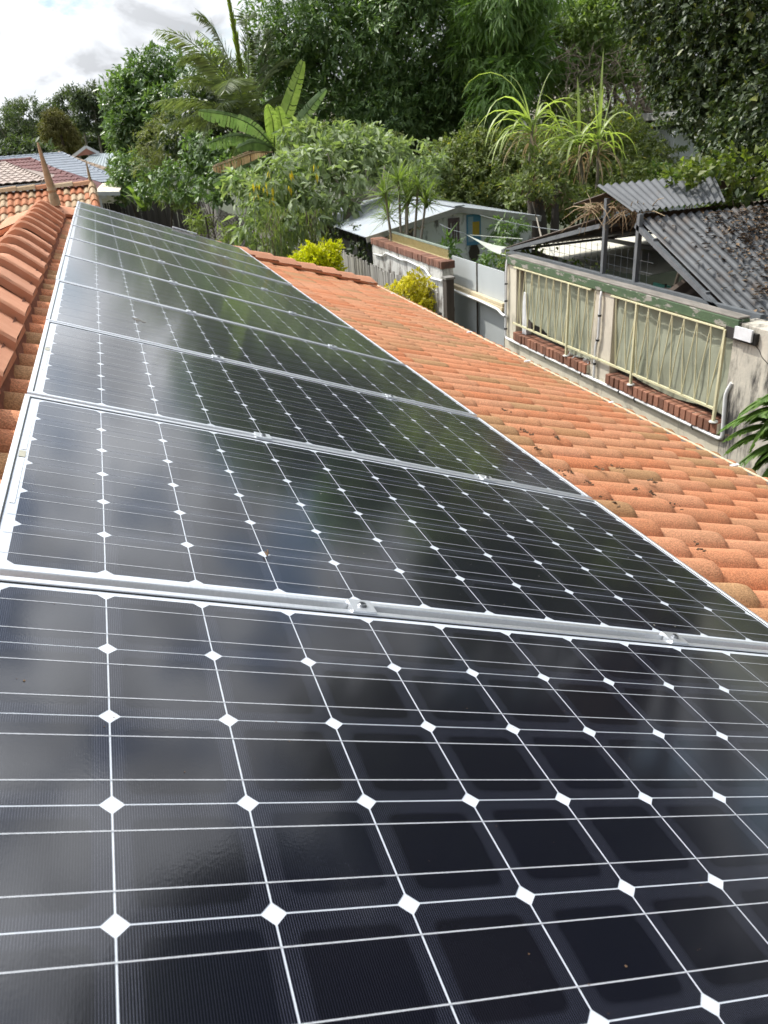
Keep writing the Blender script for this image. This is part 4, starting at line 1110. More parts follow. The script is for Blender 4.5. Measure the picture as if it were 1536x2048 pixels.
# ================================================================== paling fences
PALS = []
for k in range(3):
    mb = MB(); mb.box((-.008, -.045, 0), (.008, .045, 1.0)); PALS.append(mb.mesh('paling'))
def paling_fence(label, a, b, za, zb3, n, mat, zlow=GZ, jit=.03, group=None, lean=.0):
    a, b = np.array(a, float), np.array(b, float)
    t = thing('paling_fence', label, 'fence', ((a[0] + b[0]) / 2, (a[1] + b[1]) / 2, GZ), group)
    ang = math.atan2(b[1] - a[1], b[0] - a[0]) - math.pi / 2
    w = np.linalg.norm(b - a) / n
    meshes = []
    for me in PALS:
        m2 = me.copy(); m2.materials.clear(); m2.materials.append(mat); meshes.append(m2)
    for k in range(n):
        p = a + (b - a) * (k + .5) / n; zt = za + (zb3 - za) * (k + .5) / n + random.gauss(0, jit)
        mw = Matrix.Translation((p[0] + random.uniform(-.006, .006), p[1], zlow)) @ Matrix.Rotation(ang, 4, 'Z') @ Matrix.Rotation(random.gauss(0, .012) + lean, 4, 'X') @ Matrix.Diagonal((1, w * .93 / .09, zt - zlow, 1))
        link_mesh('paling', meshes[k % 3], None, t, mw)
    s = np.array([math.cos(ang + math.pi), math.sin(ang + math.pi)]) * -.03
    for dz in (-.35, -1.2):
        q = MB(); q.bar((a[0] + s[0], a[1] + s[1], za + dz), (b[0] + s[0], b[1] + s[1], zb3 + dz), .04, .07); q.build('rail', mat, t)
    return t
paling_fence('near grey paling fence below the brick-capped wall, between the two yellow shrubs', (4.62, 9.85), (4.58, 17.6), -1.80, -1.82, 90, M['paling'], -3.6)
paling_fence('far grey paling fence running away behind the felted-leaf tree', (4.58, 17.7), (4.45, 39.0), -2.05, -2.28, 190, M['paling'])
paling_fence('dark shaded paling fence across the back of the yard beyond the panels', (4.45, 39.1), (-1.5, 45.2), -2.30, -2.25, 74, M['paling_dark'], jit=.015)  # shade on this fence is carried by the darker paling colour
fp = thing('gate_post', 'weathered timber post at the near end of the grey paling fence', 'post', (4.72, 9.8, GZ))
q = MB(); q.box((4.66, 9.62, GZ), (4.78, 9.76, -1.60)); q.build('shaft', M['dark_timber'], fp); q = MB(); q.box((4.645, 9.605, -1.60), (4.795, 9.775, -1.57)); q.build('cap', M['paling'], fp)
# diamond lattice panel at the fence foot
dl = thing('lattice_screen', 'dark diamond lattice screen leaning by the far paling fence', 'lattice', (4.1, 24.5, GZ))
q = MB()
A0, A1 = at(418, 478, Y=24.5), at(512, 492, Y=24.5)
top = at(430, 432, Y=24.5)[2]; bot = GZ
for k in range(-14, 26):
    for sgn in (1, -1):
        x0 = A0[0] + k * .11; zz0, zz1 = -3.6, top
        xa, xb = x0, x0 + (zz1 - zz0)
        za, zb3 = zz0, zz1
        if xa < A0[0]: za += A0[0] - xa; xa = A0[0]
        if xb > A1[0]: zb3 -= xb - A1[0]; xb = A1[0]
        if xb - xa < .03: continue
        if sgn < 0: za, zb3 = zz0 + zz1 - za, zz0 + zz1 - zb3
        q.bar((xa, 24.5 + .01 * sgn, za), (xb, 24.5 + .01 * sgn, zb3), .012, .03, up=(0, 1, 0))
o = q.build('lattice_strips', M['dark_timber'], dl); o['kind'] = 'stuff'
for x in (A0[0], A1[0]):
    q = MB(); q.bar((x, 24.5, GZ), (x, 24.5, top), .05); q.build('stile', M['dark_timber'], dl)

# ================================================================== tin-roofed shed with painted gable
sh = thing('shed', 'low white shed with rusty corrugated tin roof and painted gable wall', 'shed', (6.9, 17, GZ))
SX0, SXA, SX1, SY0, SY1 = 5.08, 7.0, 8.75, 14.5, 19.2
ze0, zap, ze1 = -1.5, -1.14, -1.47
for k in range(5):
    y0_, y1_ = SY0 - .05 + k * .95, SY0 - .05 + (k + 1) * .95 + .03
    corrugated('roof_sheet', (SXA, y0_, zap + .003 * (k % 2)), (SXA, y1_, zap + .003 * (k % 2)), (SX0 - .12, y1_, ze0 - .02), (SX0 - .12, y0_, ze0 - .02), M['galv'], sh, amp=.012)
    corrugated('roof_sheet', (SXA, y0_, zap + .003 * (k % 2)), (SXA, y1_, zap + .003 * (k % 2)), (SX1 + .12, y1_, ze1 - .02), (SX1 + .12, y0_, ze1 - .02), M['galv'], sh, amp=.012)
q = MB(); q.bar((SXA, SY0 - .08, zap + .02), (SXA, SY1 + .1, zap + .02), .22, .02); q.build('ridge_flashing', M['galv'], sh)
q = MB(); q.bar((SX0 - .1, SY0 - .07, ze0 - .07), (SXA, SY0 - .07, zap - .05), .03, .11); q.build('barge_board', M['fascia'], sh)
q = MB(); q.bar((SXA, SY0 - .07, zap - .05), (SX1 + .12, SY0 - .07, ze1 - .07), .03, .11); q.build('barge_board', M['fascia'], sh)
gw = MB(); xi0, xi1 = SX0 + .95, SX1
def rz(x): return (ze0 + (zap - ze0) * (x - SX0) / (SXA - SX0) if x < SXA else zap + (ze1 - zap) * (x - SXA) / (SX1 - SXA)) - .10
gw.add([(xi0, SY0 + .1, GZ), (xi1, SY0 + .1, GZ), (xi1, SY0 + .1, rz(xi1)), (SXA, SY0 + .1, rz(SXA)), (xi0, SY0 + .1, rz(xi0))], [(0, 1, 2, 3, 4)])
gw.add([(xi1, SY0 + .1, GZ), (xi1, SY1, GZ), (xi1, SY1, rz(xi1)), (xi1, SY0 + .1, rz(xi1))], [(0, 1, 2, 3)])
gw.build('gable_wall', M['shed_wall'], sh)
q = MB(); q.box((SX0 + .2, SY0 + 1.6, GZ), (xi0 + .3, SY1, ze0 - .1)); q.build('side_wall', M['dark_timber'], sh)
q = MB(); q.box((SX0 + .15, SY0 + 1.5, GZ), (SX0 + .19, SY1, ze0 - .35)); q.build('side_boards', M['paling'], sh)
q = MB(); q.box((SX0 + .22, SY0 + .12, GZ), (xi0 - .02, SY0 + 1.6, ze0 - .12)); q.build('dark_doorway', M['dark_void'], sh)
yp = SY0 + .085
def mural(name, pxs, mat, dy=0.0):
    q = MB(); a = at(pxs[0], pxs[1], Y=yp - dy); b = at(pxs[2], pxs[3], Y=yp - dy)
    q.box((a[0], yp - dy, b[2]), (b[0], yp - dy + .012, a[2])); return q.build(name, M[mat], sh)
mural('painted_panel', (933, 430, 962, 488), 'mural_blue', .012)
mural('painted_panel', (936, 434, 947, 483), 'mural_pale', .016)
mural('painted_panel', (945, 444, 959, 469), 'mural_yellow', .020)
rr = random.Random(5); q = MB()
for (x0, y0, x1, y1) in ((896, 437, 901, 482), (897, 437, 919, 444), (914, 436, 919, 486), (904, 444, 908, 478), (909, 444, 912, 482)):
    a = at(x0, y0, Y=yp); b = at(x1, y1, Y=yp); q.box((a[0], yp - .01 - .001 * rr.random(), b[2]), (b[0], yp, a[2]))
q.build('painted_figure', M['mural_maroon'], sh)
q = MB(); c = at(948, 503, Y=yp); 
q.add([c + np.array([.13 * math.sin(a) * (1 if math.cos(a) < .2 else .75), -.01, .2 * math.cos(a)]) for a in np.linspace(0, 2 * math.pi, 13)[:-1]], [tuple(range(12))])
q.build('leaf_ornament', M['dark_timber'], sh)
q = MB()
for k in range(10):
    x = SX0 + .1 + k * .105; q.bar((x, SY0 - .03, ze0 - .17 + k * .02), (x + .06, SY0 - .03, ze0 - .10 + k * .02), .05, .02); q.bar((x + .06, SY0 - .03, ze0 - .10 + k * .02), (x + .11, SY0 - .03, ze0 - .17 + (k + 1) * .02), .05, .02)
q.build('fretwork', M['cream_metal'], sh)
# pale shade sail strung from the carport corner
q = MB(); A_, B_, C2_, D_ = at(928, 466, Y=12.6), at(1030, 496, Y=10.3), at(1022, 512, Y=10.0), at(960, 486, Y=11.6)
P = []
for j in range(7):
    s = j / 6; L = A_ + (D_ - A_) * s * .9; Q = B_ + (C2_ - B_) * s
    P.append([L + (Q - L) * i / 12 - np.array([0, 0, .05 * math.sin(math.pi * i / 12)]) for i in range(13)])
q.grid(P); q.grid([[p - np.array([0, 0, .004]) for p in r_[::-1]] for r_ in P]); o = q.build('shade_sail', M['pale_blue_grey'], smooth=True); tag(o, 'pale shade sail stretched from the carport corner towards the shed', 'shade sail')
def cable(label, a, b, r, sag, mat='grey_steel'):
    a, b = np.array(a), np.array(b); q = MB(); q.tube([a + (b - a) * t - np.array([0, 0, sag * 4 * t * (1 - t)]) for t in np.linspace(0, 1, 9)], r, 5); o = q.build('cable', M[mat], smooth=True); tag(o, label, 'cable')
cable('thin cable from the shed gable to the shade sail tip', at(880, 448, Y=14.3), A_, .008, .02)
cable('pale blue-grey rope above the shade sail by the carport', at(940, 470, Y=13.0), at(1046, 478, Y=10.2), .007, .0, 'pale_blue_grey')
cable('long thin wire from shed roof to carport gable', at(960, 430, Y=14.2), at(1130, 462, Y=9.2), .006, .03)
q = MB(); q.tube([at(1065, 405, Y=14), at(1073, 435, Y=14), at(1083, 476, Y=10.0)], [.012, .012, .014], 6); o = q.build('leaning_stake', M['pale_bark']); tag(o, 'pale thin stake leaning on the carport roof edge', 'stake')

# piece of a white house in the trees
nh = at(1325, 232, Y=20); nh2 = at(1350, 262, Y=20)
hs_ = thing('white_house', 'white house corner with grey roof edge glimpsed between the trees', 'house', (nh2[0] + 2, 21, GZ))
q = MB(); q.box((nh2[0], 20, GZ), (nh2[0] + 4, 24, nh2[2] + .05)); q.build('wall', M['white_trim'], hs_)
q = MB(); q.box((nh[0], 19.4, nh[2] - .10), (nh[0] + 5, 25, nh[2] + .07)); q.build('roof', M['fascia'], hs_)
q = MB(); q.tube([(nh[0] + .1, 19.6, nh2[2] - .05), (nh[0] + 3, 19.6, nh2[2] - .05)], .07, 10); q.build('gutter', M['white_trim'], hs_)

# ================================================================== plants
def norm(a): return a / (np.linalg.norm(a, axis=-1, keepdims=True) + 1e-9)
def rdir(n):
    return norm(rng.normal(size=(n, 3)))
def leaf_mesh(P, D, Nn, L, W, fold=0.25, droop=0.0):
    """Folded lance-shaped leaves: P base, D direction, Nn upper side, L length, W width."""
    D = norm(D); Sd = norm(np.cross(D, Nn)); Nn = np.cross(Sd, D)
    L = L[:, None]; W = W[:, None]
    mid = P + D * L * 0.42
    tip = P + D * L; tip[:, 2] -= droop * L[:, 0]
    a = mid + Sd * W * .5 + Nn * W * fold; b = mid - Sd * W * .5 + Nn * W * fold
    n = len(P)
    V = np.stack([P, a, tip, b], 1).reshape(-1, 3)
    i = np.arange(n)[:, None] * 4
    Fc = np.concatenate([i + np.array([[0, 1, 2]]), i + np.array([[0, 2, 3]])], 0)
    return V, Fc
def crown_leaves(lobes, dens, k, L, W, out=0.5, droop=0.35, spread=0.9, inner=0.3, keep=None, tdroop=0.0, up=0.5):
    """Leaf whorls on twig tips spread over and through the lobes. lobes: (centre, radii)."""
    Ps, Ds, Ns, Ls = [], [], [], []
    for c, r in lobes:
        c = np.array(c, float); r = np.array(r, float) * np.ones(3)
        area = 4 * math.pi * ((r[0] * r[1]) ** 1.6 / 3 + (r[0] * r[2]) ** 1.6 / 3 + (r[1] * r[2]) ** 1.6 / 3) ** (1 / 1.6)
        nt = max(3, int(area * dens))
        d = rdir(nt)
        rad = np.where(rng.random(nt) < inner, rng.uniform(.35, .85, nt), rng.normal(.97, .09, nt))
        T = c + d * r * rad[:, None]
        O = norm(d / r)
        if keep is not None:
            mk = keep(T); T, O = T[mk], O[mk]
        nt = len(T)
        if nt == 0: continue
        T = np.repeat(T, k, 0); O = np.repeat(O, k, 0)
        dd = O * out + rng.normal(size=T.shape) * spread * .6; dd[:, 2] -= droop
        T = T + rng.normal(size=T.shape) * L * .25
        nn = O * .5 + np.array([0, 0, up]) + rng.normal(size=T.shape) * .35
        Ps.append(T); Ds.append(dd); Ns.append(nn)
    P, D, Nn = np.concatenate(Ps), np.concatenate(Ds), np.concatenate(Ns)
    n = len(P); s = np.clip(rng.lognormal(-.05, .28, n), .4, 1.7)
    return leaf_mesh(P, D, Nn, L * s, W * s, droop=tdroop)
def lobes_on(c, r, n, lr, zmin=-0.6, seed=0):
    g_ = np.random.default_rng(seed); out = []
    c = np.array(c, float); r = np.array(r, float)
    while len(out) < n:
        d = g_.normal(size=3); d /= np.linalg.norm(d)
        if d[2] < zmin: continue
        q = lr * g_.uniform(.65, 1.3)
        out.append((c + d * r * g_.uniform(.68, .92), np.array([q, q, q * g_.uniform(.7, .95)])))
    return out
def limbs(base, targets, r0, mat, parent, name='trunk', fork=.45, wob=.12):
    q = MB(); base = np.array(base, float)
    tg = [np.array(t, float) for t in targets]
    cen = np.mean(tg, 0); fk = base + (cen - base) * fork
    q.tube([base, base + (fk - base) * .5 + rng.normal(size=3) * wob, fk], [r0, r0 * .85, r0 * .7], 9)
    o = q.build(name, mat, parent, smooth=True)
    q = MB()
    for t in tg:
        m = (fk + t) / 2 + rng.normal(size=3) * np.linalg.norm(t - fk) * .10 + np.array([0, 0, .06 * np.linalg.norm(t - fk)])
        q.tube([fk - (fk - base) * .03, fk + (m - fk) * .5, m, t], [r0 * .45, r0 * .34, r0 * .24, r0 * .06], 6)
    q.build('limb', mat, parent, smooth=True)
def tree(name, label, cat, base, lobes, leafm, barkm, dens, k, L, W, r0=.2, group=None, fork=.45, nl=9, inner_lobe=None, **kw):
    t = thing(name, label, cat, base, group)
    V, Fc = crown_leaves(lobes, dens, k, L, W, **kw)
    np_build('crown', V, Fc, leafm, t)
    if inner_lobe is not None:
        V, Fc = crown_leaves(inner_lobe, dens * .35, k, L * 1.5, W * 1.9, out=.2, spread=1.2, inner=.2, keep=kw.get('keep'))
        np_build('inner_foliage', V, Fc, leafm, t)
    cs_ = [l[0] for l in lobes]
    sel = [cs_[i] for i in np.linspace(0, len(cs_) - 1, min(nl, len(cs_))).astype(int)]
    limbs(base, sel, r0, barkm, t, fork=fork)
    return t

# --- the big dark tree in the middle
c0 = at(800, 60, Y=27)
lob = lobes_on(c0 + np.array([0, 0, -.2]), (4.9, 4.0, 2.9), 44, 1.2, -.95, 3)
lob += [(at(560, 60, Y=26), (1.1, 1.1, 1.3)), (at(570, 150, Y=26), (.9, 1, .9)), (at(600, 20, Y=26), (1.4, 1.3, 1.4)), (at(780, 200, Y=24.5), (1.5, 1.1, 1.0)), (at(680, 215, Y=25), (1.3, 1.1, .9)), (at(870, 230, Y=24.5), (1.4, 1.1, .9)), (at(760, 240, Y=24), (1.2, 1, .7)), (at(960, 250, Y=25), (1.3, 1.2, 1.0))]
tree('big_tree', 'big dense dark green tree filling the middle of the skyline behind the shed', 'tree', (c0[0], 27, GZ), lob, M['lf_dark'], M['bark'], 11.5, 8, .20, .062, r0=.32, inner_lobe=[(c0 + np.array([0, 0, -.7]), (4.3, 3.2, 2.6))], out=.6, droop=.18, spread=.85, up=.7)
# --- long-leaved (mango-like) tree right of it
c1 = at(1010, 60, Y=23)
lob = lobes_on(c1 + np.array([.1, 0, .3]), (1.45, 1.6, 2.3), 20, .75, -.9, 5) + [(at(1010, 10, Y=22.5), (1.0, .9, .8)), (at(1000, 190, Y=22), (.8, .8, .8)), (at(1030, 170, Y=22), (.6, .7, .8)), (at(985, 240, Y=22.5), (.8, .8, .7)), (at(1040, 20, Y=23), (.6, .8, .7))]
tree('mango_tree', 'tree with long drooping lighter leaves at the side of the big dark tree', 'tree', (c1[0], 25, GZ), lob, M['lf_mango'], M['bark'], 9, 9, .30, .045, r0=.2, inner_lobe=[(c1, (1.2, 1.3, 1.9))], out=.45, droop=.65, spread=.75, tdroop=.12)
# --- lighter tree with bare twigs
c2_ = at(1205, 90, Y=23)
lob = lobes_on(c2_ + np.array([.2, .6, .1]), (1.75, 1.5, 1.55), 24, .72, -.7, 8) + [(at(1120, 110, Y=23.5), (.7, .8, .6)), (at(1115, 190, Y=24), (.8, .8, .9)), (at(1250, 20, Y=23), (1.1, 1, .9)), (at(1160, 45, Y=23), (.8, .8, .55)), (at(1300, 150, Y=23), (.8, .8, .9))]
lob += [(at(x, y, Y=25), (1.0, .8, .8)) for x, y in ((1100, 180), (1160, 140), (1230, 130), (1300, 120), (1180, 220), (1260, 200), (1320, 200), (1120, 250), (1290, 260), (1200, 60), (1290, 40), (1330, 80))]
tw_tree = tree('twiggy_tree', 'lighter green tree with a tangle of bare twigs under its crown', 'tree', (at(1265, 200, Y=22.6)[0], 22.6, GZ), lob, M['lf_mid'], M['twig'], 13, 7, .17, .06, r0=.16, out=.5, droop=.4)
q = MB()
for k in range(260):
    a = at(random.uniform(1130, 1340), random.uniform(95, 235), Y=random.uniform(20.5, 21.1))
    d = np.array([random.gauss(0, .5), random.gauss(0, .2), random.gauss(.1, .35)]); m = a + d * .55 + np.array([0, 0, -.08]); 
    q.tube([a, m, a + d + np.array([random.gauss(0, .15), 0, -.12])], [.012, .008, .003], 4, cap=False)
for k in range(6):
    a = at(1265 + k * 9, 245, Y=22.3); b = at(random.uniform(1180, 1330), random.uniform(90, 160), Y=22.1); q.tube([a, (a + b) / 2 + rng.normal(size=3) * .15, b], [.06, .045, .015], 6)
o = q.build('bare_twigs', M['twig'], tw_tree, smooth=True); o['kind'] = 'stuff'
# --- distant crown in the sky gap
tree('small_tree', 'far small tree top showing in the sky gap between two big trees', 'tree', (at(1105, 50, Y=45)[0], 45, GZ), lobes_on(at(1105, 62, Y=45), (1.4, 1.2, .9), 10, .6, -.8, 4), M['lf_gum'], M['bark'], 6, 6, .25, .08)
# --- near dark tree on the right, reaching over the carport
lob = []
for (x, y, Y, r) in [(1345, 40, 11.5, .75), (1390, 110, 11, .8), (1345, 160, 11.5, .45), (1420, 190, 10.5, .75), (1465, 60, 10.5, 1.0), (1500, 160, 10, .95), (1470, 270, 9.8, .6), (1525, 260, 9.3, .8), (1495, 340, 9, .55), (1535, 370, 8.4, .6), (1300, 20, 12, .6), (1360, -60, 11.5, 1.0), (1450, -60, 10.5, 1.2), (1560, 60, 9.5, 1.2), (1590, 220, 8.6, 1.1), (1600, 380, 8, .9), (1530, 430, 8, .5), (1310, -60, 12, .7)]:
    p = at(x, y, Y=Y); lob.append((p, (r, r, r * .85)))
for (x, y, Y, r) in [(1450, 265, 9.8, .5), (1455, 330, 9.3, .5), (1490, 400, 8.4, .45), (1450, 390, 9.2, .35), (1540, 300, 8.8, .8), (1410, 220, 10.8, .5), (1515, 450, 7.8, .35), (1370, 200, 11.2, .5)]:
    lob.append((at(x, y, Y=Y), (r, r, r * .9)))
g3 = np.random.default_rng(4)
for k in range(52):
    az = R(g3.uniform(39, 78)); el = R(g3.uniform(8, 47)); az = max(az, R(46)) if el < R(18) else az; D_ = g3.uniform(10.5, 14.5)
    p = CW + D_ * np.array([math.sin(az) * math.cos(el), math.cos(az) * math.cos(el), math.sin(el)])
    rr_ = g3.uniform(1.0, 1.6); lob.append((p, (rr_, rr_, rr_ * .85)))
tree('shade_tree', 'tall near dark tree with small glossy leaves leaning over the carport', 'tree', (11.2, 8.6, GZ), lob, M['lf_black'], M['bark'], 25, 8, .092, .048, r0=.3, nl=24, fork=.4, out=.4, droop=.45, spread=1.0, inner=.45,
     inner_lobe=[(np.array(l[0]) + np.array([.35, .5, 0]), np.array(l[1]) * .8) for l in lob] + [(CW + 14.5 * np.array([math.sin(a) * math.cos(e), math.cos(a) * math.cos(e), math.sin(e)]), (3.0, 3.0, 2.6)) for a, e in ((R(49), R(17)), (R(60), R(20)), (R(70), R(22)), (R(52), R(31)), (R(63), R(36)), (R(50), R(42)))])  # last wide lobes, out of view, added to stop sky light in reflections
# --- felted-leaf (wild tobacco) tree
lob = []
for (x, y, Y, rx, rz) in [(690, 300, 18.5, .75, .38), (620, 320, 18, .65, .40), (560, 350, 17.5, .6, .36), (760, 305, 18.5, .65, .34), (825, 315, 19, .6, .32), (650, 275, 18.8, .55, .3), (720, 275, 19, .6, .28), (520, 400, 17.3, .45, .30), (505, 455, 17, .35, .24), (590, 400, 17.2, .5, .36), (570, 450, 16.8, .42, .3), (655, 395, 17.2, .38, .26), (690, 350, 17.5, .5, .3), (870, 330, 19.4, .4, .3), (765, 340, 18.2, .45, .22), (475, 365, 18.5, .32, .25), (510, 370, 18, .35, .3), (640, 430, 16.7, .3, .2), (830, 350, 18.6, .42, .2), (545, 495, 16.6, .3, .18), (700, 405, 17, .22, .15), (600, 265, 19, .45, .25)]:
    lob.append((at(x, y, Y=Y), (rx, rx, rz)))
bt_ = at(690, 440, Y=17.6)
tb = tree('wild_tobacco_tree', 'spreading grey-green felted-leaf tree with yellowing leaves beside the shed roof', 'tree', (4.9, 17.6, GZ), lob, M['lf_tobacco'], M['pale_bark'], 15, 8, .225, .082, r0=.07, nl=20, fork=.62, out=.45, droop=.35, spread=.85, tdroop=.14, inner=.3)
q = MB()
for (pts) in [[(690, 440), (710, 395), (745, 385), (790, 375), (800, 345)], [(690, 440), (705, 400), (735, 365), (730, 330)], [(690, 440), (690, 395), (665, 345), (655, 305)], [(745, 385), (765, 360), (770, 330)], [(690, 440), (720, 400), (760, 392), (840, 350)]]:
    q.tube([at(x, y, Y=17.2 + .15 * i) for i, (x, y) in enumerate(pts)], np.linspace(.045, .012, len(pts)), 6)
q.build('branch', M['pale_bark'], tb, smooth=True)
for (x, y, Y) in [(668, 240, 18.3), (684, 238, 18.3), (790, 266, 18.6), (803, 270, 18.6), (648, 248, 18.3), (855, 292, 18.9), (615, 252, 18.4), (730, 252, 18.5)]:
    V, Fc = crown_leaves([(at(x, y, Y=Y), (.06, .06, .05))], 700, 2, .03, .02); o = np_build('flower_head', V, Fc, M['lf_olive'], tb); o['kind'] = 'stuff'
V, Fc = crown_leaves([(at(545, 350 + 12 * k, Y=16.9), (.05, .05, .10)) for k in range(0, 6, 2)] + [(at(583, 345 + 12 * k, Y=16.9), (.04, .04, .08)) for k in range(0, 4, 2)] + [(at(x, y, Y=16.8), (.05, .05, .09)) for x, y in ((530, 375), (512, 365), (632, 330), (508, 385))], 7, 1, .17, .05, out=.1, droop=1.1, spread=.3)
np_build('yellow_leaves', V, Fc, leafmat('yellowed_leaf', (.42, .30, .03), (.6, .46, .05), .5, .4, .3, 2), tb)
# weeping fine plants below it
for (x, y, Y, lab) in [(545, 470, 16.2, 'wispy weeping shrub in front of the grey palings below the felted-leaf tree'), (622, 470, 16.4, 'wispy weeping shrub by the yellow-lime shrub under the felted-leaf tree')]:
    p = at(x, y, Y=Y); t = thing('weeping_shrub', lab, 'shrub', (p[0], Y, GZ), 'weeping shrubs under the felted-leaf tree')
    Vs = []
    n = 650
    T = p + rng.normal(size=(n, 3)) * np.array([.24, .2, .36]); T[:, 2] = np.minimum(T[:, 2], p[2] + .55)
    D = rng.normal(size=(n, 3)) * .25; D[:, 2] -= 1
    V, Fc = leaf_mesh(T, D, rng.normal(size=(n, 3)), rng.uniform(.10, .22, n), np.full(n, .016)); np_build('foliage', V, Fc, M['lf_weep'], t)
    q = MB()
    for k in range(9): q.tube([(p[0] + random.gauss(0, .05), Y, GZ), (p[0] + random.gauss(0, .1), Y, p[2]), (p[0] + random.gauss(0, .2), Y + random.gauss(0, .1), p[2] + .5)], [.014, .01, .004], 5)
    q.build('stem', M['twig'], t)
# --- shrub masses on the right
def shrub(name, label, pts, leafm, dens, k, L, W, base, group=None, cat='shrub', r0=.05, **kw):
    lob = [(at(x, y, Y=Y), (rx, rx * .9, rz)) for x, y, Y, rx, rz in pts]
    kw.setdefault('inner_lobe', [(c + np.array([0, .25, -.1]), np.array(r) * 1.05) for c, r in lob])
    return tree(name, label, cat, base, lob, leafm, M['bark'], dens, k, L, W, r0=r0, group=group, **kw)
shrub('shrub', 'loose bushy green shrub behind the shed ridge, between felted-leaf tree and cane', [(930, 300, 19.5, .55, .42), (985, 300, 19.5, .6, .5), (960, 350, 19, .7, .45), (1025, 340, 19, .6, .5), (905, 345, 19.3, .5, .4), (1000, 385, 18.5, .6, .35), (940, 390, 18.7, .5, .3), (1050, 300, 19.5, .5, .45), (890, 305, 20, .4, .35), (950, 262, 19.8, .3, .25), (1040, 385, 18, .5, .35), (900, 390, 19.2, .5, .4), (970, 320, 20.2, .9, .7), (1060, 350, 19.5, .7, .8), (910, 330, 20.5, .9, .6), (990, 400, 19.5, .9, .5)], M['lf_shrub'], 34, 8, .092, .042, (9.6, 19.4, GZ), out=.4, droop=.1, spread=1.0)
shrub('shrub', 'tall mixed green shrub behind the carport gable and dry cane leaves', [(1080, 330, 16.2, .4, .35), (1110, 370, 16.0, .45, .35), (1150, 400, 15.9, .4, .3), (1215, 390, 15.9, .4, .3), (1255, 350, 16, .35, .35), (1040, 370, 16.4, .3, .3), (1068, 365, 15.3, .28, .2), (1095, 385, 15.2, .25, .16), (1045, 390, 15.3, .18, .12), (1110, 330, 18.5, .6, .5), (1120, 390, 18, .6, .35), (1180, 360, 18.5, .6, .5), (1240, 330, 18.5, .6, .5), (1290, 300, 18.8, .55, .5), (1260, 380, 17.6, .6, .3), (1200, 290, 19, .5, .5), (1310, 350, 17.8, .5, .35), (1330, 385, 17, .5, .3), (1095, 285, 19, .4, .4), (1150, 280, 19.2, .45, .45), (1270, 255, 19.2, .3, .35), (1130, 350, 20, .9, .8), (1220, 340, 20, .9, .9), (1300, 340, 20, .9, .8), (1150, 410, 18.6, .8, .4), (1080, 300, 20.3, .8, .8), (1240, 270, 20.2, .7, .6)], M['lf_shrub'], 30, 8, .105, .042, (12.0, 18.6, GZ), out=.4, droop=.15, spread=1.0)
shrub('shrub', 'small yellow-tipped bush rising behind the right-hand cane plants', [(1178, 195, 18.6, .2, .32), (1150, 205, 18.6, .18, .2), (1240, 225, 18.3, .16, .32), (1262, 250, 18.3, .22, .25), (1170, 240, 18.6, .3, .3), (1225, 265, 18.3, .3, .3)], M['lf_shrub'], 30, 7, .09, .045, (11.6, 18.5, GZ), out=.5, droop=-.2)
shrub('shrub', 'broad-leaved green shrub against the glimpsed white house wall', [(1425, 335, 15.5, .4, .35), (1440, 300, 15.5, .45, .4), (1370, 370, 15, .4, .28), (1430, 370, 14.5, .5, .3), (1325, 340, 17.5, .25, .25)], M['lf_fern'], 22, 7, .11, .045, (13.3, 15.6, GZ))
shrub('shrub', 'shaded leafy plant against the shed gable by the tree stump', [(1005, 452, 13.9, .22, .14), (1025, 462, 13.8, .22, .16), (1000, 500, 13.2, .25, .2), (1040, 450, 13.9, .18, .14), (985, 520, 12.8, .25, .25)], M['lf_dark'], 30, 6, .13, .035, (7.9, 13.6, GZ), droop=.5)
shrub('shrub', 'small strappy green plant in front of the shed behind the lattice', [(905, 488, 13.2, .12, .10), (890, 494, 13.2, .09, .08)], M['lf_fern'], 60, 6, .2, .03, (6.5, 13.2, GZ), droop=.2)
# dead-looking brush and stump by the shed
st = thing('tree_stump', 'thick dark tree trunk standing between the shed and the carport', 'tree trunk', (at(1075, 440, Y=15.5)[0], 15.5, GZ))
a, b = at(1078, 500, Y=15.5), at(1066, 372, Y=15.7)
q = MB(); q.tube([(a[0], 15.5, GZ), a, (a + b) / 2 + (.03, 0, 0), b], [.24, .23, .20, .15], 12); q.build('trunk', M['dark_timber'], st, smooth=True)  # shade on the trunk is put into its dark colour
q = MB(); c = at(1110, 440, Y=15.6); q.tube([(c[0], 15.6, GZ), c, at(1112, 370, Y=15.9)], [.12, .10, .05], 10); q.build('stem', M['dark_timber'], st, smooth=True)
V, Fc = crown_leaves([(at(1100, 400, Y=15.4), (.45, .4, .18)), (at(1060, 370, Y=15.6), (.3, .3, .2))], 30, 5, .12, .02, out=.3, droop=.5); o = np_build('brush', V, Fc, M['litter'], st); o['kind'] = 'stuff'
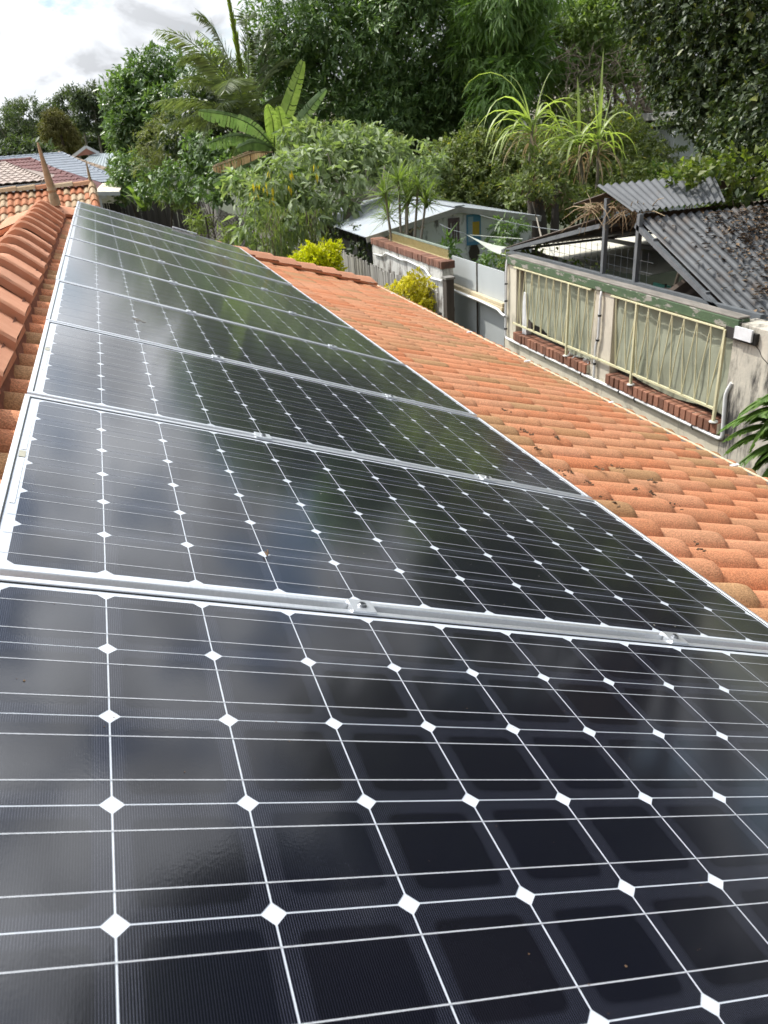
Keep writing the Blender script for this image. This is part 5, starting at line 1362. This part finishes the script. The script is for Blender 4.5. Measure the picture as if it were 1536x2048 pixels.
# --- cane plants
def strap(q, p, d, L, w, droop, n=9, fold=.25):
    p = np.array(p, float); d = np.array(d, float); d /= np.linalg.norm(d)
    side = np.cross(d, (0, 0, 1.0)); 
    if np.linalg.norm(side) < .1: side = np.array([1.0, 0, 0])
    side /= np.linalg.norm(side); side += rng.normal(size=3) * .15
    rows = []
    for i in range(n + 1):
        t = i / n
        ww = w * (min(1, .35 + t * 3)) * (1 - t) ** .6 if t < 1 else 0.0005
        c = p.copy(); up_ = np.array([0, 0, 1.0])
        rows.append([c - side * ww / 2 + up_ * ww * fold, c, c + side * ww / 2 + up_ * ww * fold])
        p = p + d * L / n; d = d + np.array([0, 0, -droop / n * (0.4 + 1.6 * t)]); d /= np.linalg.norm(d)
    q.grid(rows)
def cane(label, stem, Y, leaves, dead):
    p0 = at(*stem[0], Y=Y)
    t = thing('cane_plant', label, 'cane plant', (p0[0], Y, GZ), 'tall cane plants behind the carport')
    q = MB(); pts = [(p0[0], Y, GZ)] + [at(x, y, Y=Y) for x, y in stem]
    q.tube(pts, np.linspace(.045, .03, len(pts)), 8); q.build('stem', M['pale_bark'], t, smooth=True)
    top_ = at(*stem[-1], Y=Y)
    for (dx, dz, L, w, dr) in leaves:
        q = MB(); strap(q, top_ + np.array([0, 0, random.uniform(-.35, .1)]), (dx, random.uniform(-.35, .35), dz), L * 1.25, w * 1.45, dr * 1.3); q.build('leaf', M['lf_cane'], t, smooth=True)
    for k in range(15):
        q = MB(); sg = random.choice((-1, -1, 1)); strap(q, top_ + np.array([0, 0, random.uniform(-.3, .1)]), (sg * random.uniform(.3, 1), random.uniform(-.5, .5), random.uniform(.2, 1)), random.uniform(.8, 1.5), .085, random.uniform(2, 3.6)); q.build('leaf', M['lf_cane'], t, smooth=True)
    for k in range(dead + 5):
        q = MB(); strap(q, top_ + np.array([random.gauss(0, .05), random.gauss(0, .05), -.15 - random.random() * .3]), (random.gauss(0, .35), random.gauss(0, .3), -.2 + random.random() * .5), random.uniform(.7, 1.25), .05, 3.2); q.build('dead_leaf', M['dead'], t, smooth=True)
rr = random.Random(12)
L1 = [(-.35, 1, 1.9, .075, 2.2), (-.6, 1, 1.7, .07, 2.6), (-.9, .8, 1.5, .07, 2.6), (-1, .5, 1.4, .06, 2.4), (-1, .2, 1.2, .06, 2.0), (.5, .9, 1.2, .07, 2.8), (.8, .6, 1.1, .06, 2.8), (.15, 1, 1.2, .06, 1.2), (-.1, 1, 1.35, .07, 1.6), (.9, .2, .9, .05, 2), (-.7, .4, 1.2, .05, 2.6), (-.4, .7, 1.3, .06, 2.8), (.4, .5, 1.0, .06, 2.9), (-.8, 1.1, 1.75, .07, 2.7), (.3, 1.2, 1.1, .07, 2.4), (-.5, .3, 1.0, .05, 2.6)]
cane('tallest cane plant, its striped leaves arching over to one side above the stump', [(1060, 400), (1058, 330), (1065, 250)], 16.8, L1, 8)
L2 = [(-.4, 1, 1.3, .075, .9), (-.2, 1, 1.2, .08, .7), (.05, 1, 1.1, .07, .6), (-.9, .6, 1.2, .07, 2.2), (-1, .3, 1.3, .07, 2.2), (-.7, .8, 1.0, .06, 2.4), (.6, .6, .9, .06, 2.2), (-1, .1, 1.0, .06, 1.6), (.9, .3, .8, .05, 2), (-.6, .4, 1.1, .06, 2.6), (.25, .9, .9, .06, 1.0), (-.3, .8, .8, .07, 2.0)]
cane('middle cane plant with a cluster of dry leaves hanging beneath its green fan', [(1172, 420), (1165, 350), (1158, 285)], 16.6, L2, 14)
L3 = [(.15, 1, 1.55, .06, .15), (.05, 1, 1.2, .06, .2), (-.1, 1, 1.0, .06, .4), (-.5, .9, 1.0, .07, 2.6), (.8, .8, 1.0, .07, 2.4), (.6, .7, 1.0, .07, 3.2), (.9, .4, .9, .06, 2.6), (-.6, .6, .8, .06, 2.8), (.3, .9, .9, .06, 3.0), (.2, 1, 1.3, .05, .3)]
cane('last cane plant, with an upright spear leaf and pale drooping dry skirt', [(1190, 420), (1196, 340), (1195, 285)], 16.4, L3, 16)
# --- dracaenas by the shed
drac = [(770, 385, 13.6, 'short dracaena head lowest on the shed side of the clump'), (797, 358, 13.4, 'tallest dracaena of the clump in front of the shed roof'), (836, 372, 13.2, 'dracaena with the widest starry head, standing apart by the shed gable'), (815, 400, 13.3, 'dracaena on the thick green stem in the middle of the clump'), (775, 425, 13.9, 'low drooping dracaena at the roof eave corner'), (852, 400, 13.0, 'small thin dracaena behind the starry head'), (812, 365, 13.8, 'dracaena head tucked just behind the tallest one')]
for x, y, Y, lab in drac:
    p = at(x, y, Y=Y); t = thing('dracaena', lab, 'dracaena', (p[0], Y, GZ), 'dracaenas between the brick wall and the shed')
    bx = at(806 + (x - 806) * .55, 470, Y=Y)[0]
    q = MB(); q.tube([(bx, Y, GZ), (bx + .02, Y, -2.0), (bx + (p[0] - bx) * .5, Y, (p[2] - 2.0) / 2), p], [.035, .03, .024, .02], 7); q.build('stem', M['pale_bark'], t, smooth=True)
    q = MB()
    for k in range(66):
        a = random.uniform(0, 6.28); e = random.uniform(-.5, 1.4)
        strap(q, p + np.array([0, 0, random.uniform(-.16, .06)]), (math.cos(a) * math.cos(e), math.sin(a) * math.cos(e), math.sin(e)), random.uniform(.36, .58), .034, .8, n=4)
    q.build('leaf_rosette', M['lf_dracaena'], t, smooth=True)
# --- yellow shrubs
shrub('shrub', 'bright lime-yellow shrub just beyond the tiled hip', [(622, 520, 13.8, .28, .24), (650, 510, 13.8, .28, .26), (598, 528, 13.8, .22, .14), (640, 540, 13.8, .34, .3), (668, 500, 13.8, .14, .16), (681, 487, 13.7, .06, .05), (580, 528, 13.8, .12, .08), (625, 497, 13.8, .10, .12), (660, 540, 13.8, .25, .3)], M['lf_yellow'], 130, 7, .062, .030, (3.85, 13.8, GZ), out=.6, droop=-.35, spread=.9, r0=.03)
shrub('shrub', 'golden-yellow shrub above the gutter in front of the grey fence', [(830, 585, 10.2, .20, .18), (805, 580, 10.2, .16, .14), (850, 600, 10.1, .16, .17), (835, 560, 10.2, .13, .12), (858, 570, 10.15, .10, .10), (812, 556, 10.25, .06, .10), (785, 575, 10.3, .09, .06), (836, 615, 10.1, .22, .2), (862, 615, 10.0, .10, .12), (830, 548, 10.2, .05, .06)], M['lf_gold'], 200, 7, .046, .022, (4.3, 10.2, GZ), out=.6, droop=-.35, spread=.9, r0=.025)
# --- palm
pc = at(497, 262, Y=25); pl = thing('palm_tree', 'feathery palm with one upright yellow-green spear leaf against the sky', 'palm', (pc[0], 25, GZ))
q = MB(); q.tube([(pc[0] + .1, 25, GZ), (pc[0] + .05, 25, -1.5), pc], [.17, .14, .11], 12); q.build('trunk', M['bark'], pl, smooth=True)
def frond(parent, base, ctrl, tip, nleaf, ll, mat, w=.035, hang=.5, name='frond', narrow=1.0):
    base, ctrl, tip = np.array(base), np.array(ctrl), np.array(tip)
    tt = np.linspace(0, 1, 15); P = [(1 - t) ** 2 * base + 2 * t * (1 - t) * ctrl + t * t * tip for t in tt]
    q = MB(); q.tube(P, np.linspace(.03, .006, 15), 5)
    t = np.linspace(.12, 1, nleaf); pp = ((1 - t) ** 2)[:, None] * base + (2 * t * (1 - t))[:, None] * ctrl + (t * t)[:, None] * tip
    tan = norm((2 * (1 - t))[:, None] * (ctrl - base) + (2 * t)[:, None] * (tip - ctrl))
    side = norm(np.cross(tan, np.array([0, .25, 1.0])))
    Ps, Ds, Ns, Ls = [], [], [], []
    for sg in (1, -1):
        d = side * sg * narrow + tan * .75 + np.array([0, 0, -hang]) + rng.normal(size=pp.shape) * .10
        Ps.append(pp); Ds.append(d); Ns.append(np.cross(tan, side) + rng.normal(size=pp.shape) * .2)
        Ls.append(ll * np.sin(np.pi * (.12 + .83 * t)) ** .7 * rng.uniform(.85, 1.1, nleaf))
    P_, D_, N_ = np.concatenate(Ps), np.concatenate(Ds), np.concatenate(Ns); L_ = np.concatenate(Ls)
    V, Fc = leaf_mesh(P_, D_, N_, L_, np.full(len(L_), w), droop=.12)
    b = len(q.v); q.v += [tuple(x) for x in V]; q.f += [tuple(int(i) + b for i in f) for f in Fc]
    q.build(name, mat, parent)
def F3(base, c, t, dy=(0, 0)):
    return base, at(*c, Y=25 + dy[0]), at(*t, Y=25 + dy[1])
for c, t, dy in [((415, 60), (312, 60), (0, -.4)), ((430, 60), (355, 120), (-.5, -.9)), ((400, 175), (305, 205), (-.4, -1)), ((410, 210), (330, 250), (-.8, -1.4)), ((440, 30), (395, 30), (.5, .8)), ((540, 100), (575, 130), (.3, .5)), ((560, 150), (590, 230), (.4, .6)), ((520, 90), (525, 60), (.8, 1.2)), ((470, 110), (450, 180), (-1.2, -2.2)), ((455, 130), (395, 300), (-1.0, -1.6)), ((540, 190), (560, 290), (-.6, -.9)), ((500, 60), (490, 30), (.3, .5)), ((430, 120), (350, 170), (.6, 1.0)), ((480, 150), (470, 330), (-.7, -.8)), ((440, 180), (370, 260), (.2, .3))]:
    frond(pl, *F3(pc + np.array([0, 0, .15]), c, t, dy), 84, .80, M['lf_palm'], w=.024, hang=.28)
frond(pl, pc + np.array([0, 0, .15]), at(480, 110, Y=25), at(455, -12, Y=25), 80, .42, M['lf_spear'], w=.06, hang=-.5, name='spear_leaf', narrow=.22)
frond(pl, pc + np.array([0, 0, .15]), at(470, 110, Y=24.6), at(395, 60, Y=24.6), 44, .42, M['lf_spear'], w=.04, hang=.8, name='frond', narrow=.5)
# --- banana
bc = at(548, 300, Y=20.5); bn = thing('banana_plant', 'banana plant with long torn leaves and one brown dead leaf', 'banana plant', (bc[0], 20.5, GZ))
q = MB(); q.tube([(bc[0] + .05, 20.5, GZ), bc + np.array([0, 0, -.3])], [.13, .08], 12); q.build('stem', M['lf_banana'], bn, smooth=True)
def banana(px_, Y1, wid, mat, tears=.25, hang=.2, roll=0.0, name='leaf'):
    pts = [at(x, y, Y=20.5 + (Y1 * i / (len(px_) - 1))) for i, (x, y) in enumerate(px_)]
    n = 26; out = []
    m = len(pts) - 1
    for i in range(n + 1):
        s = i / n * m; a = min(int(s), m - 1); u = s - a
        p0, p1, p2, p3 = pts[max(a - 1, 0)], pts[a], pts[a + 1], pts[min(a + 2, m)]
        out.append(.5 * (2 * p1 + (p2 - p0) * u + (2 * p0 - 5 * p1 + 4 * p2 - p3) * u * u + (3 * p1 - p0 - 3 * p2 + p3) * u ** 3))
    q = MB(); q.tube(out, np.linspace(.022, .006, n + 1), 5)
    view = norm(np.array(out[n // 2]) - CW)
    for sg in (1, -1):
        jit = 0
        for i in range(3, n):
            t0, t1 = i / n, (i + 1) / n
            d = norm(np.array(out[i + 1]) - np.array(out[i])); sd = norm(np.cross(d, view) + view * (.35 + roll) * sg)
            sd = sd * sg
            if random.random() < tears: jit = random.uniform(-.4, .4)
            def wd(t): return wid * (math.sin(math.pi * min(1, (t - .08) / .92 * .93 + .05))) ** .55
            g_ = random.uniform(.1, .35) if random.random() < tears else 0
            for aa, bb, t_a, t_b in ((out[i], out[i + 1], t0, t1),):
                A_ = np.array(aa) + (np.array(bb) - np.array(aa)) * g_
                dn = np.array([0, 0, -hang])
                w0, w1 = wd(t_a), wd(t_b)
                e0 = A_ + sd * w0 + dn * w0 * (1 + jit) + d * w0 * (.25 + jit * .6); e1 = np.array(bb) + sd * w1 + dn * w1 * (1 + jit) + d * w1 * (.25 + jit * .6)
                m0, m1 = A_ + sd * w0 * .5 + dn * w0 * .15, np.array(bb) + sd * w1 * .5 + dn * w1 * .15
                q.add([A_, bb, m1, e1, e0, m0], [(0, 1, 2, 5), (5, 2, 3, 4)])
    q.build(name, mat, bn, smooth=False)
banana([(552, 300), (510, 255), (460, 232), (397, 222)], -.5, .20, M['lf_banana'], .4, .55)
banana([(550, 300), (505, 275), (460, 272), (412, 288)], -.9, .15, M['lf_banana'], .7, .8)
banana([(552, 298), (525, 287), (500, 285), (473, 297)], -1.0, .16, M['lf_banana'], .15, .4)
banana([(550, 300), (560, 260), (585, 190), (606, 122)], .2, .19, M['lf_banana_lit'], .3, .0, -.2)
banana([(552, 300), (590, 255), (620, 215), (652, 178)], .6, .16, M['lf_banana'], .45, .1)
banana([(550, 305), (548, 270), (545, 240), (535, 208)], -.6, .22, M['lf_banana_lit'], .5, .55)
banana([(556, 305), (565, 270), (562, 240), (556, 212)], -.3, .18, M['lf_banana_lit'], .4, .3)
banana([(545, 305), (510, 305), (470, 318), (425, 335)], -.7, .15, M['dead'], .7, .7, name='dead_leaf')
banana([(545, 305), (510, 325), (465, 345), (425, 368)], -.8, .15, M['lf_banana'], .2, .45)
# --- left trees and shrubs
c3 = at(285, 235, Y=42)
lob = lobes_on(c3, (1.5, 1.5, 2.1), 18, .8, -.95, 12) + [(at(258, 175, Y=42), (.6, .9, .6)), (at(262, 210, Y=41.5), (.9, .9, 1)), (at(250, 270, Y=41), (.8, .9, .9)), (at(300, 130, Y=42), (.9, .9, .8)), (at(262, 330, Y=40.5), (1.0, .9, .8)), (at(330, 120, Y=42), (.8, .8, .8)), (at(340, 230, Y=40), (1.1, 1, 1.2)), (at(380, 180, Y=41), (1.2, 1, 1.5)), (at(420, 140, Y=41), (.9, 1, 1.0)), (at(240, 300, Y=41), (.5, .6, .7))]
tree('leafy_tree', 'tall leafy tree standing behind the palm fronds at the side of the sky', 'tree', (c3[0], 42, GZ), lob, M['lf_dark'], M['bark'], 9, 7, .26, .10, r0=.25, inner_lobe=[(c3, (1.6, 1.2, 2.0))], out=.5, droop=.3)
c4 = at(470, 250, Y=32)
tree('leafy_tree', 'shaded dark tree filling the space behind the banana leaves and palm trunk', 'tree', (c4[0], 32, GZ), lobes_on(c4, (2.0, 1.2, 2.0), 22, .8, -.95, 21) + [(at(430, 300, Y=31), (.8, .8, .8)), (at(560, 200, Y=32), (1, .8, .9)), (at(590, 260, Y=31), (.9, .8, .8))], M['lf_black'], M['bark'], 8, 7, .24, .09, r0=.2, inner_lobe=[(c4, (1.7, 1.0, 1.8))], out=.5, droop=.4)
shrub('shrub', 'olive-brown hazy bush in front of the leafy tree, left of the banana', [(320, 285, 34, .9, .75), (300, 330, 33.5, .7, .6), (350, 310, 33, .7, .6), (330, 250, 34.5, .6, .45)], M['lf_olive'], 14, 7, .17, .03, (2.7, 34, GZ), cat='bush')
shrub('shrub', 'dark glossy shrub hanging over the corner of the grey paling fence', [(420, 330, 29, .6, .6), (400, 290, 29.5, .55, .5), (450, 350, 28, .55, .5), (420, 375, 28, .6, .35), (385, 340, 29.5, .5, .55), (455, 300, 29, .5, .5), (370, 385, 30, .4, .25), (440, 395, 27.5, .4, .25), (340, 360, 31, .6, .6), (300, 370, 33, .6, .5)], M['lf_dark'], 16, 7, .17, .065, (3.8, 29, GZ), droop=.6, cat='bush')
shrub('shrub', 'rounded mid-green bush beside the cream patio cover', [(255, 345, 37, .75, .55), (240, 370, 36.5, .5, .5), (285, 350, 37, .6, .6), (262, 320, 37.5, .5, .4)], M['lf_dark'], 14, 7, .19, .07, (1.3, 37, GZ), cat='bush')
fpn = at(285, 385, Y=34); ft = thing('fan_plant', 'large paddle-leaved plant at the foot of the olive bush', 'plant', (fpn[0], 34, GZ))
q = MB()
for k in range(11):
    a = random.uniform(0, 6.28); strap(q, fpn + np.array([random.gauss(0, .1), 0, -.7]), (math.cos(a) * .7, math.sin(a) * .5, 1.0), random.uniform(1.0, 1.6), .34, 1.3, n=7, fold=.12)
q.build('leaf', M['lf_mid'], ft, smooth=True)
shrub('shrub', 'yellow-green strappy plant against the dark back fence', [(340, 395, 32, .35, .3), (372, 400, 31, .25, .25), (455, 470, 23, .2, .2), (400, 440, 27, .3, .3)], M['lf_weep'], 26, 7, .24, .03, (2.9, 32, GZ), droop=.2, cat='bush')
# --- far treeline on the left
gpos = [(15, 250, 92, 1.9, 1.3), (55, 235, 95, 2.2, 1.5), (100, 215, 98, 2.0, 1.5), (135, 205, 98, 1.5, 1.2), (150, 196, 92, .85, 1.0), (178, 196, 92, .8, 1.0), (205, 212, 92, .95, 1.2), (232, 215, 92, 1.2, 1.4), (30, 220, 100, 1.3, .7), (225, 195, 99, .8, .6)]
glab = ['widest gum at the edge of the far treeline', 'broad gum second from the edge of the far treeline', 'gum with airy top behind the brown conifer', 'gum just beside the airy top, over the conifer tip', 'slim gum with the first round tuft on the skyline', 'slim gum with the second round tuft on the skyline', 'thin pale-trunked gum past the two tufts', 'gum closest to the leafy tree in the far line', 'low crown behind the broad gums', 'small crown peeping above the last gum']
for (x, y, Y, rx, rz), lab in zip(gpos, glab):
    p = at(x, y, Y=Y); lob = lobes_on(p, (rx, rx, rz), 11, .62, -.8, int(x)) + lobes_on(p + np.array([0, 0, -2.0]), (rx * 1.1, rx, 1.1), 8, .6, -.9, int(x) + 1)
    tree('gum_tree', lab, 'gum tree', (p[0] + .2, Y, GZ), lob, M['lf_gum'], M['pale_bark'], 5.5, 6, .34, .11, r0=.13, group='far line of gum trees', fork=.72, nl=12, out=.4, droop=.5, inner=.4)
V, Fc = crown_leaves([(at(x, 285 + random.uniform(-14, 14), Y=104 + random.uniform(-3, 3)), (2.0, 1.2, 1.5)) for x in range(-40, 260, 14)], 5, 6, .5, .2)
me = np_mesh('far_wood', V, Fc); o = link_mesh('far_wood', me, M['lf_gum']); tag(o, 'dark far wood closing the gaps under the gum crowns', 'wood'); o['kind'] = 'stuff'
pcn = at(120, 262, Y=80); ct = thing('conifer', 'brownish olive cone-shaped conifer in front of the gum trees', 'conifer', (pcn[0], 80, GZ))
lob = []
for k in range(60):
    s = rng.random(); h = .1 + s * .9; zc_ = at(112, 222, Y=80)[2] * h + at(120, 310, Y=80)[2] * (1 - h); rad = 2.15 * (1 - h) ** .62 + .12
    a = rng.uniform(0, 6.28); lob.append((np.array([pcn[0] - .25 * h + rad * .72 * math.cos(a), 80 + rad * .7 * math.sin(a), zc_]), (.5, .5, .42)))
V, Fc = crown_leaves(lob, 12, 7, .30, .06, out=.4, droop=.7); np_build('crown', V, Fc, M['lf_conifer'], ct)
q = MB(); q.tube([(pcn[0], 80, GZ), (pcn[0], 80, 1.5)], [.25, .1], 8); q.build('trunk', M['bark'], ct)
shrub('shrub', 'low rounded bush below the gums at the far edge', [(15, 300, 62, 1.0, .5), (40, 290, 62, .8, .5), (62, 300, 62, .9, .5), (30, 310, 61, 1.3, .4), (85, 305, 62, .8, .4), (-10, 305, 62, 1.0, .5)], M['lf_gum'], 9, 7, .3, .11, (-4.4, 62, GZ), cat='bush')
# --- pinnate-leaved plant at the near right edge
pf = thing('feather_leaf_plant', 'fresh green feather-leaved sapling by the blackened pillar at the edge', 'sapling', (5.0, 3.3, GZ))
root_ = at(1560, 900, X=4.95)
q = MB(); q.tube([(4.95, 3.2, GZ), (4.95, root_[1], root_[2] - .2), root_], [.03, .022, .012], 7); q.build('stem', M['bark'], pf, smooth=True)
for (a, m, b) in [((1560, 860), (1520, 800), (1440, 862)), ((1565, 880), (1510, 850), (1452, 905)), ((1565, 830), (1540, 770), (1478, 830)), ((1570, 910), (1530, 900), (1490, 960)), ((1570, 850), (1550, 800), (1500, 900)), ((1570, 900), (1545, 930), (1500, 985)), ((1560, 820), (1560, 770), (1520, 800)), ((1570, 870), (1520, 830), (1450, 880)), ((1575, 840), (1545, 790), (1470, 850)), ((1575, 890), (1530, 880), (1470, 935)), ((1575, 860), (1560, 790), (1530, 830)), ((1580, 905), (1545, 880), (1510, 930)), ((1575, 925), (1550, 935), (1515, 1010))]:
    A_, B_, C2_ = at(*a, X=4.95), at(*m, X=4.85), at(*b, X=4.72 + random.uniform(-.1, .1))
    frond(pf, A_, B_, C2_, 24, .13, M['lf_fern'], w=.036, hang=.35, name='feather_leaf')
# --- vine, twigs and litter on the carport
V, Fc = crown_leaves([(np.array([XC + x, y, z]), (rx, ry, rz)) for x, y, z, rx, ry, rz in
    [(1.15, 7.2, -.26, .35, .3, .10), (1.5, 7.25, -.22, .4, .35, .16), (.85, 7.1, -.30, .22, .25, .08), (1.9, 7.0, -.25, .4, .4, .2), (1.8, 6.3, -.45, .3, .3, .25), (2.1, 5.8, -.55, .4, .4, .3), (2.3, 5.3, -.75, .45, .4, .35), (2.6, 4.9, -.8, .5, .4, .4), (1.9, 6.6, -.25, .3, .3, .25), (2.0, 4.8, -1.15, .35, .25, .22), (1.6, 5.3, -1.0, .25, .25, .12)]] + [(at(x, y, X=XC + 2.0), (r, r, r * .8)) for x, y, r in ((1440, 420, .22), (1480, 440, .28), (1520, 470, .3), (1470, 480, .18), (1510, 520, .25), (1545, 560, .3), (1495, 560, .14), (1530, 600, .2), (1420, 395, .2), (1545, 620, .2))], 40, 5, .075, .058, out=.5, droop=.25, spread=1.0, inner=.3)
vt = thing('creeper', 'leafy yellow-green creeper sprawling over the carport roof under the dark tree', 'creeper', (XC + 2, 6, GZ))
np_build('foliage', V, Fc, M['lf_vine'], vt)
q = MB()
for k in range(12): a = np.array([XC + 2.9, 5.8, GZ]); b = np.array([XC + random.uniform(.9, 2.8), random.uniform(5.0, 7.3), -.5 - random.random() * .3]); q.tube([a, (a + b) / 2 + rng.normal(size=3) * .2, b], [.02, .015, .006], 5)
q.build('stem', M['twig'], vt)
n = 10500
x = XC + .08 + rng.random(n) * 3.0; y = 6.55 - rng.random(n) * 2.4
fld = .5 + .5 * np.sin(x * 5.1 + 1.3 * np.sin(y * 3.7)) * np.sin(y * 4.3 + 1.1 * np.sin(x * 2.9))
keepm = rng.random(n) < np.clip((x - XC - .25) / 1.1 + (5.9 - y) * .22, .04, 1) * (.35 + .65 * fld)
x, y = x[keepm], y[keepm]; n = len(x)
z = -.63 - (6.62 - y) * (1.11 / 2.47) + .024 + rng.uniform(0, .012, n)
V, Fc = leaf_mesh(np.stack([x, y, z], 1), rng.normal(size=(n, 3)) * np.array([1, 1, .15]), np.array([[0, .4, 1.0]]) + rng.normal(size=(n, 3)) * .2, rng.uniform(.035, .09, n), rng.uniform(.015, .04, n))
o = link_mesh('leaf_litter', np_mesh('leaf_litter', V, Fc), M['tin_litter']); tag(o, 'brown fallen leaves scattered over the carport tin', 'leaf litter'); o['kind'] = 'stuff'
q = MB()
for k in range(120):
    a = np.array([XC - .05 + random.uniform(-.05, .35), random.uniform(6.75, 7.75), 0]); a[2] = -.50 - abs(a[1] - 7.1) * .18 + random.uniform(-.05, .05)
    d = np.array([random.gauss(0, .12), random.gauss(.02, .2), random.gauss(-.12, .12)]); q.tube([a, a + d * .5 + np.array([0, 0, .03]), a + d], [.007, .005, .002], 4, cap=False)
o = q.build('dry_twigs', M['dead']); tag(o, 'tangle of dry twigs caught under the raised carport ridge sheet', 'twigs'); o['kind'] = 'stuff'
V, Fc = crown_leaves([(np.array([XC + .2, y, z]), (.1, .12, .06)) for y, z in ((9.6, -1.28), (9.75, -1.35), (9.3, -1.36), (8.6, -1.34), (8.1, -1.3), (7.6, -1.36), (8.9, -1.2))] + [(np.array([XC - .2, 9.45, -1.42]), (.1, .12, .16))], 60, 4, .06, .04)
vg = thing('creeper', 'small creeper sprays twining through the wire netting by the corner post', 'creeper', (XC, 9.4, GZ)); np_build('foliage', V, Fc, M['lf_vine'], vg)
# hanging growth on the fence and shed side
V, Fc = crown_leaves([(at(700, 480, Y=15.6), (.5, .3, .35)), (at(740, 500, Y=14.9), (.3, .25, .3)), (at(655, 470, Y=16.6), (.35, .3, .4))], 26, 6, .09, .035, droop=.8)
vs = thing('creeper', 'dark creeper trailing down the shaded shed side above the fence', 'creeper', (4.9, 15.6, GZ)); np_build('foliage', V, Fc, M['lf_black'], vs)
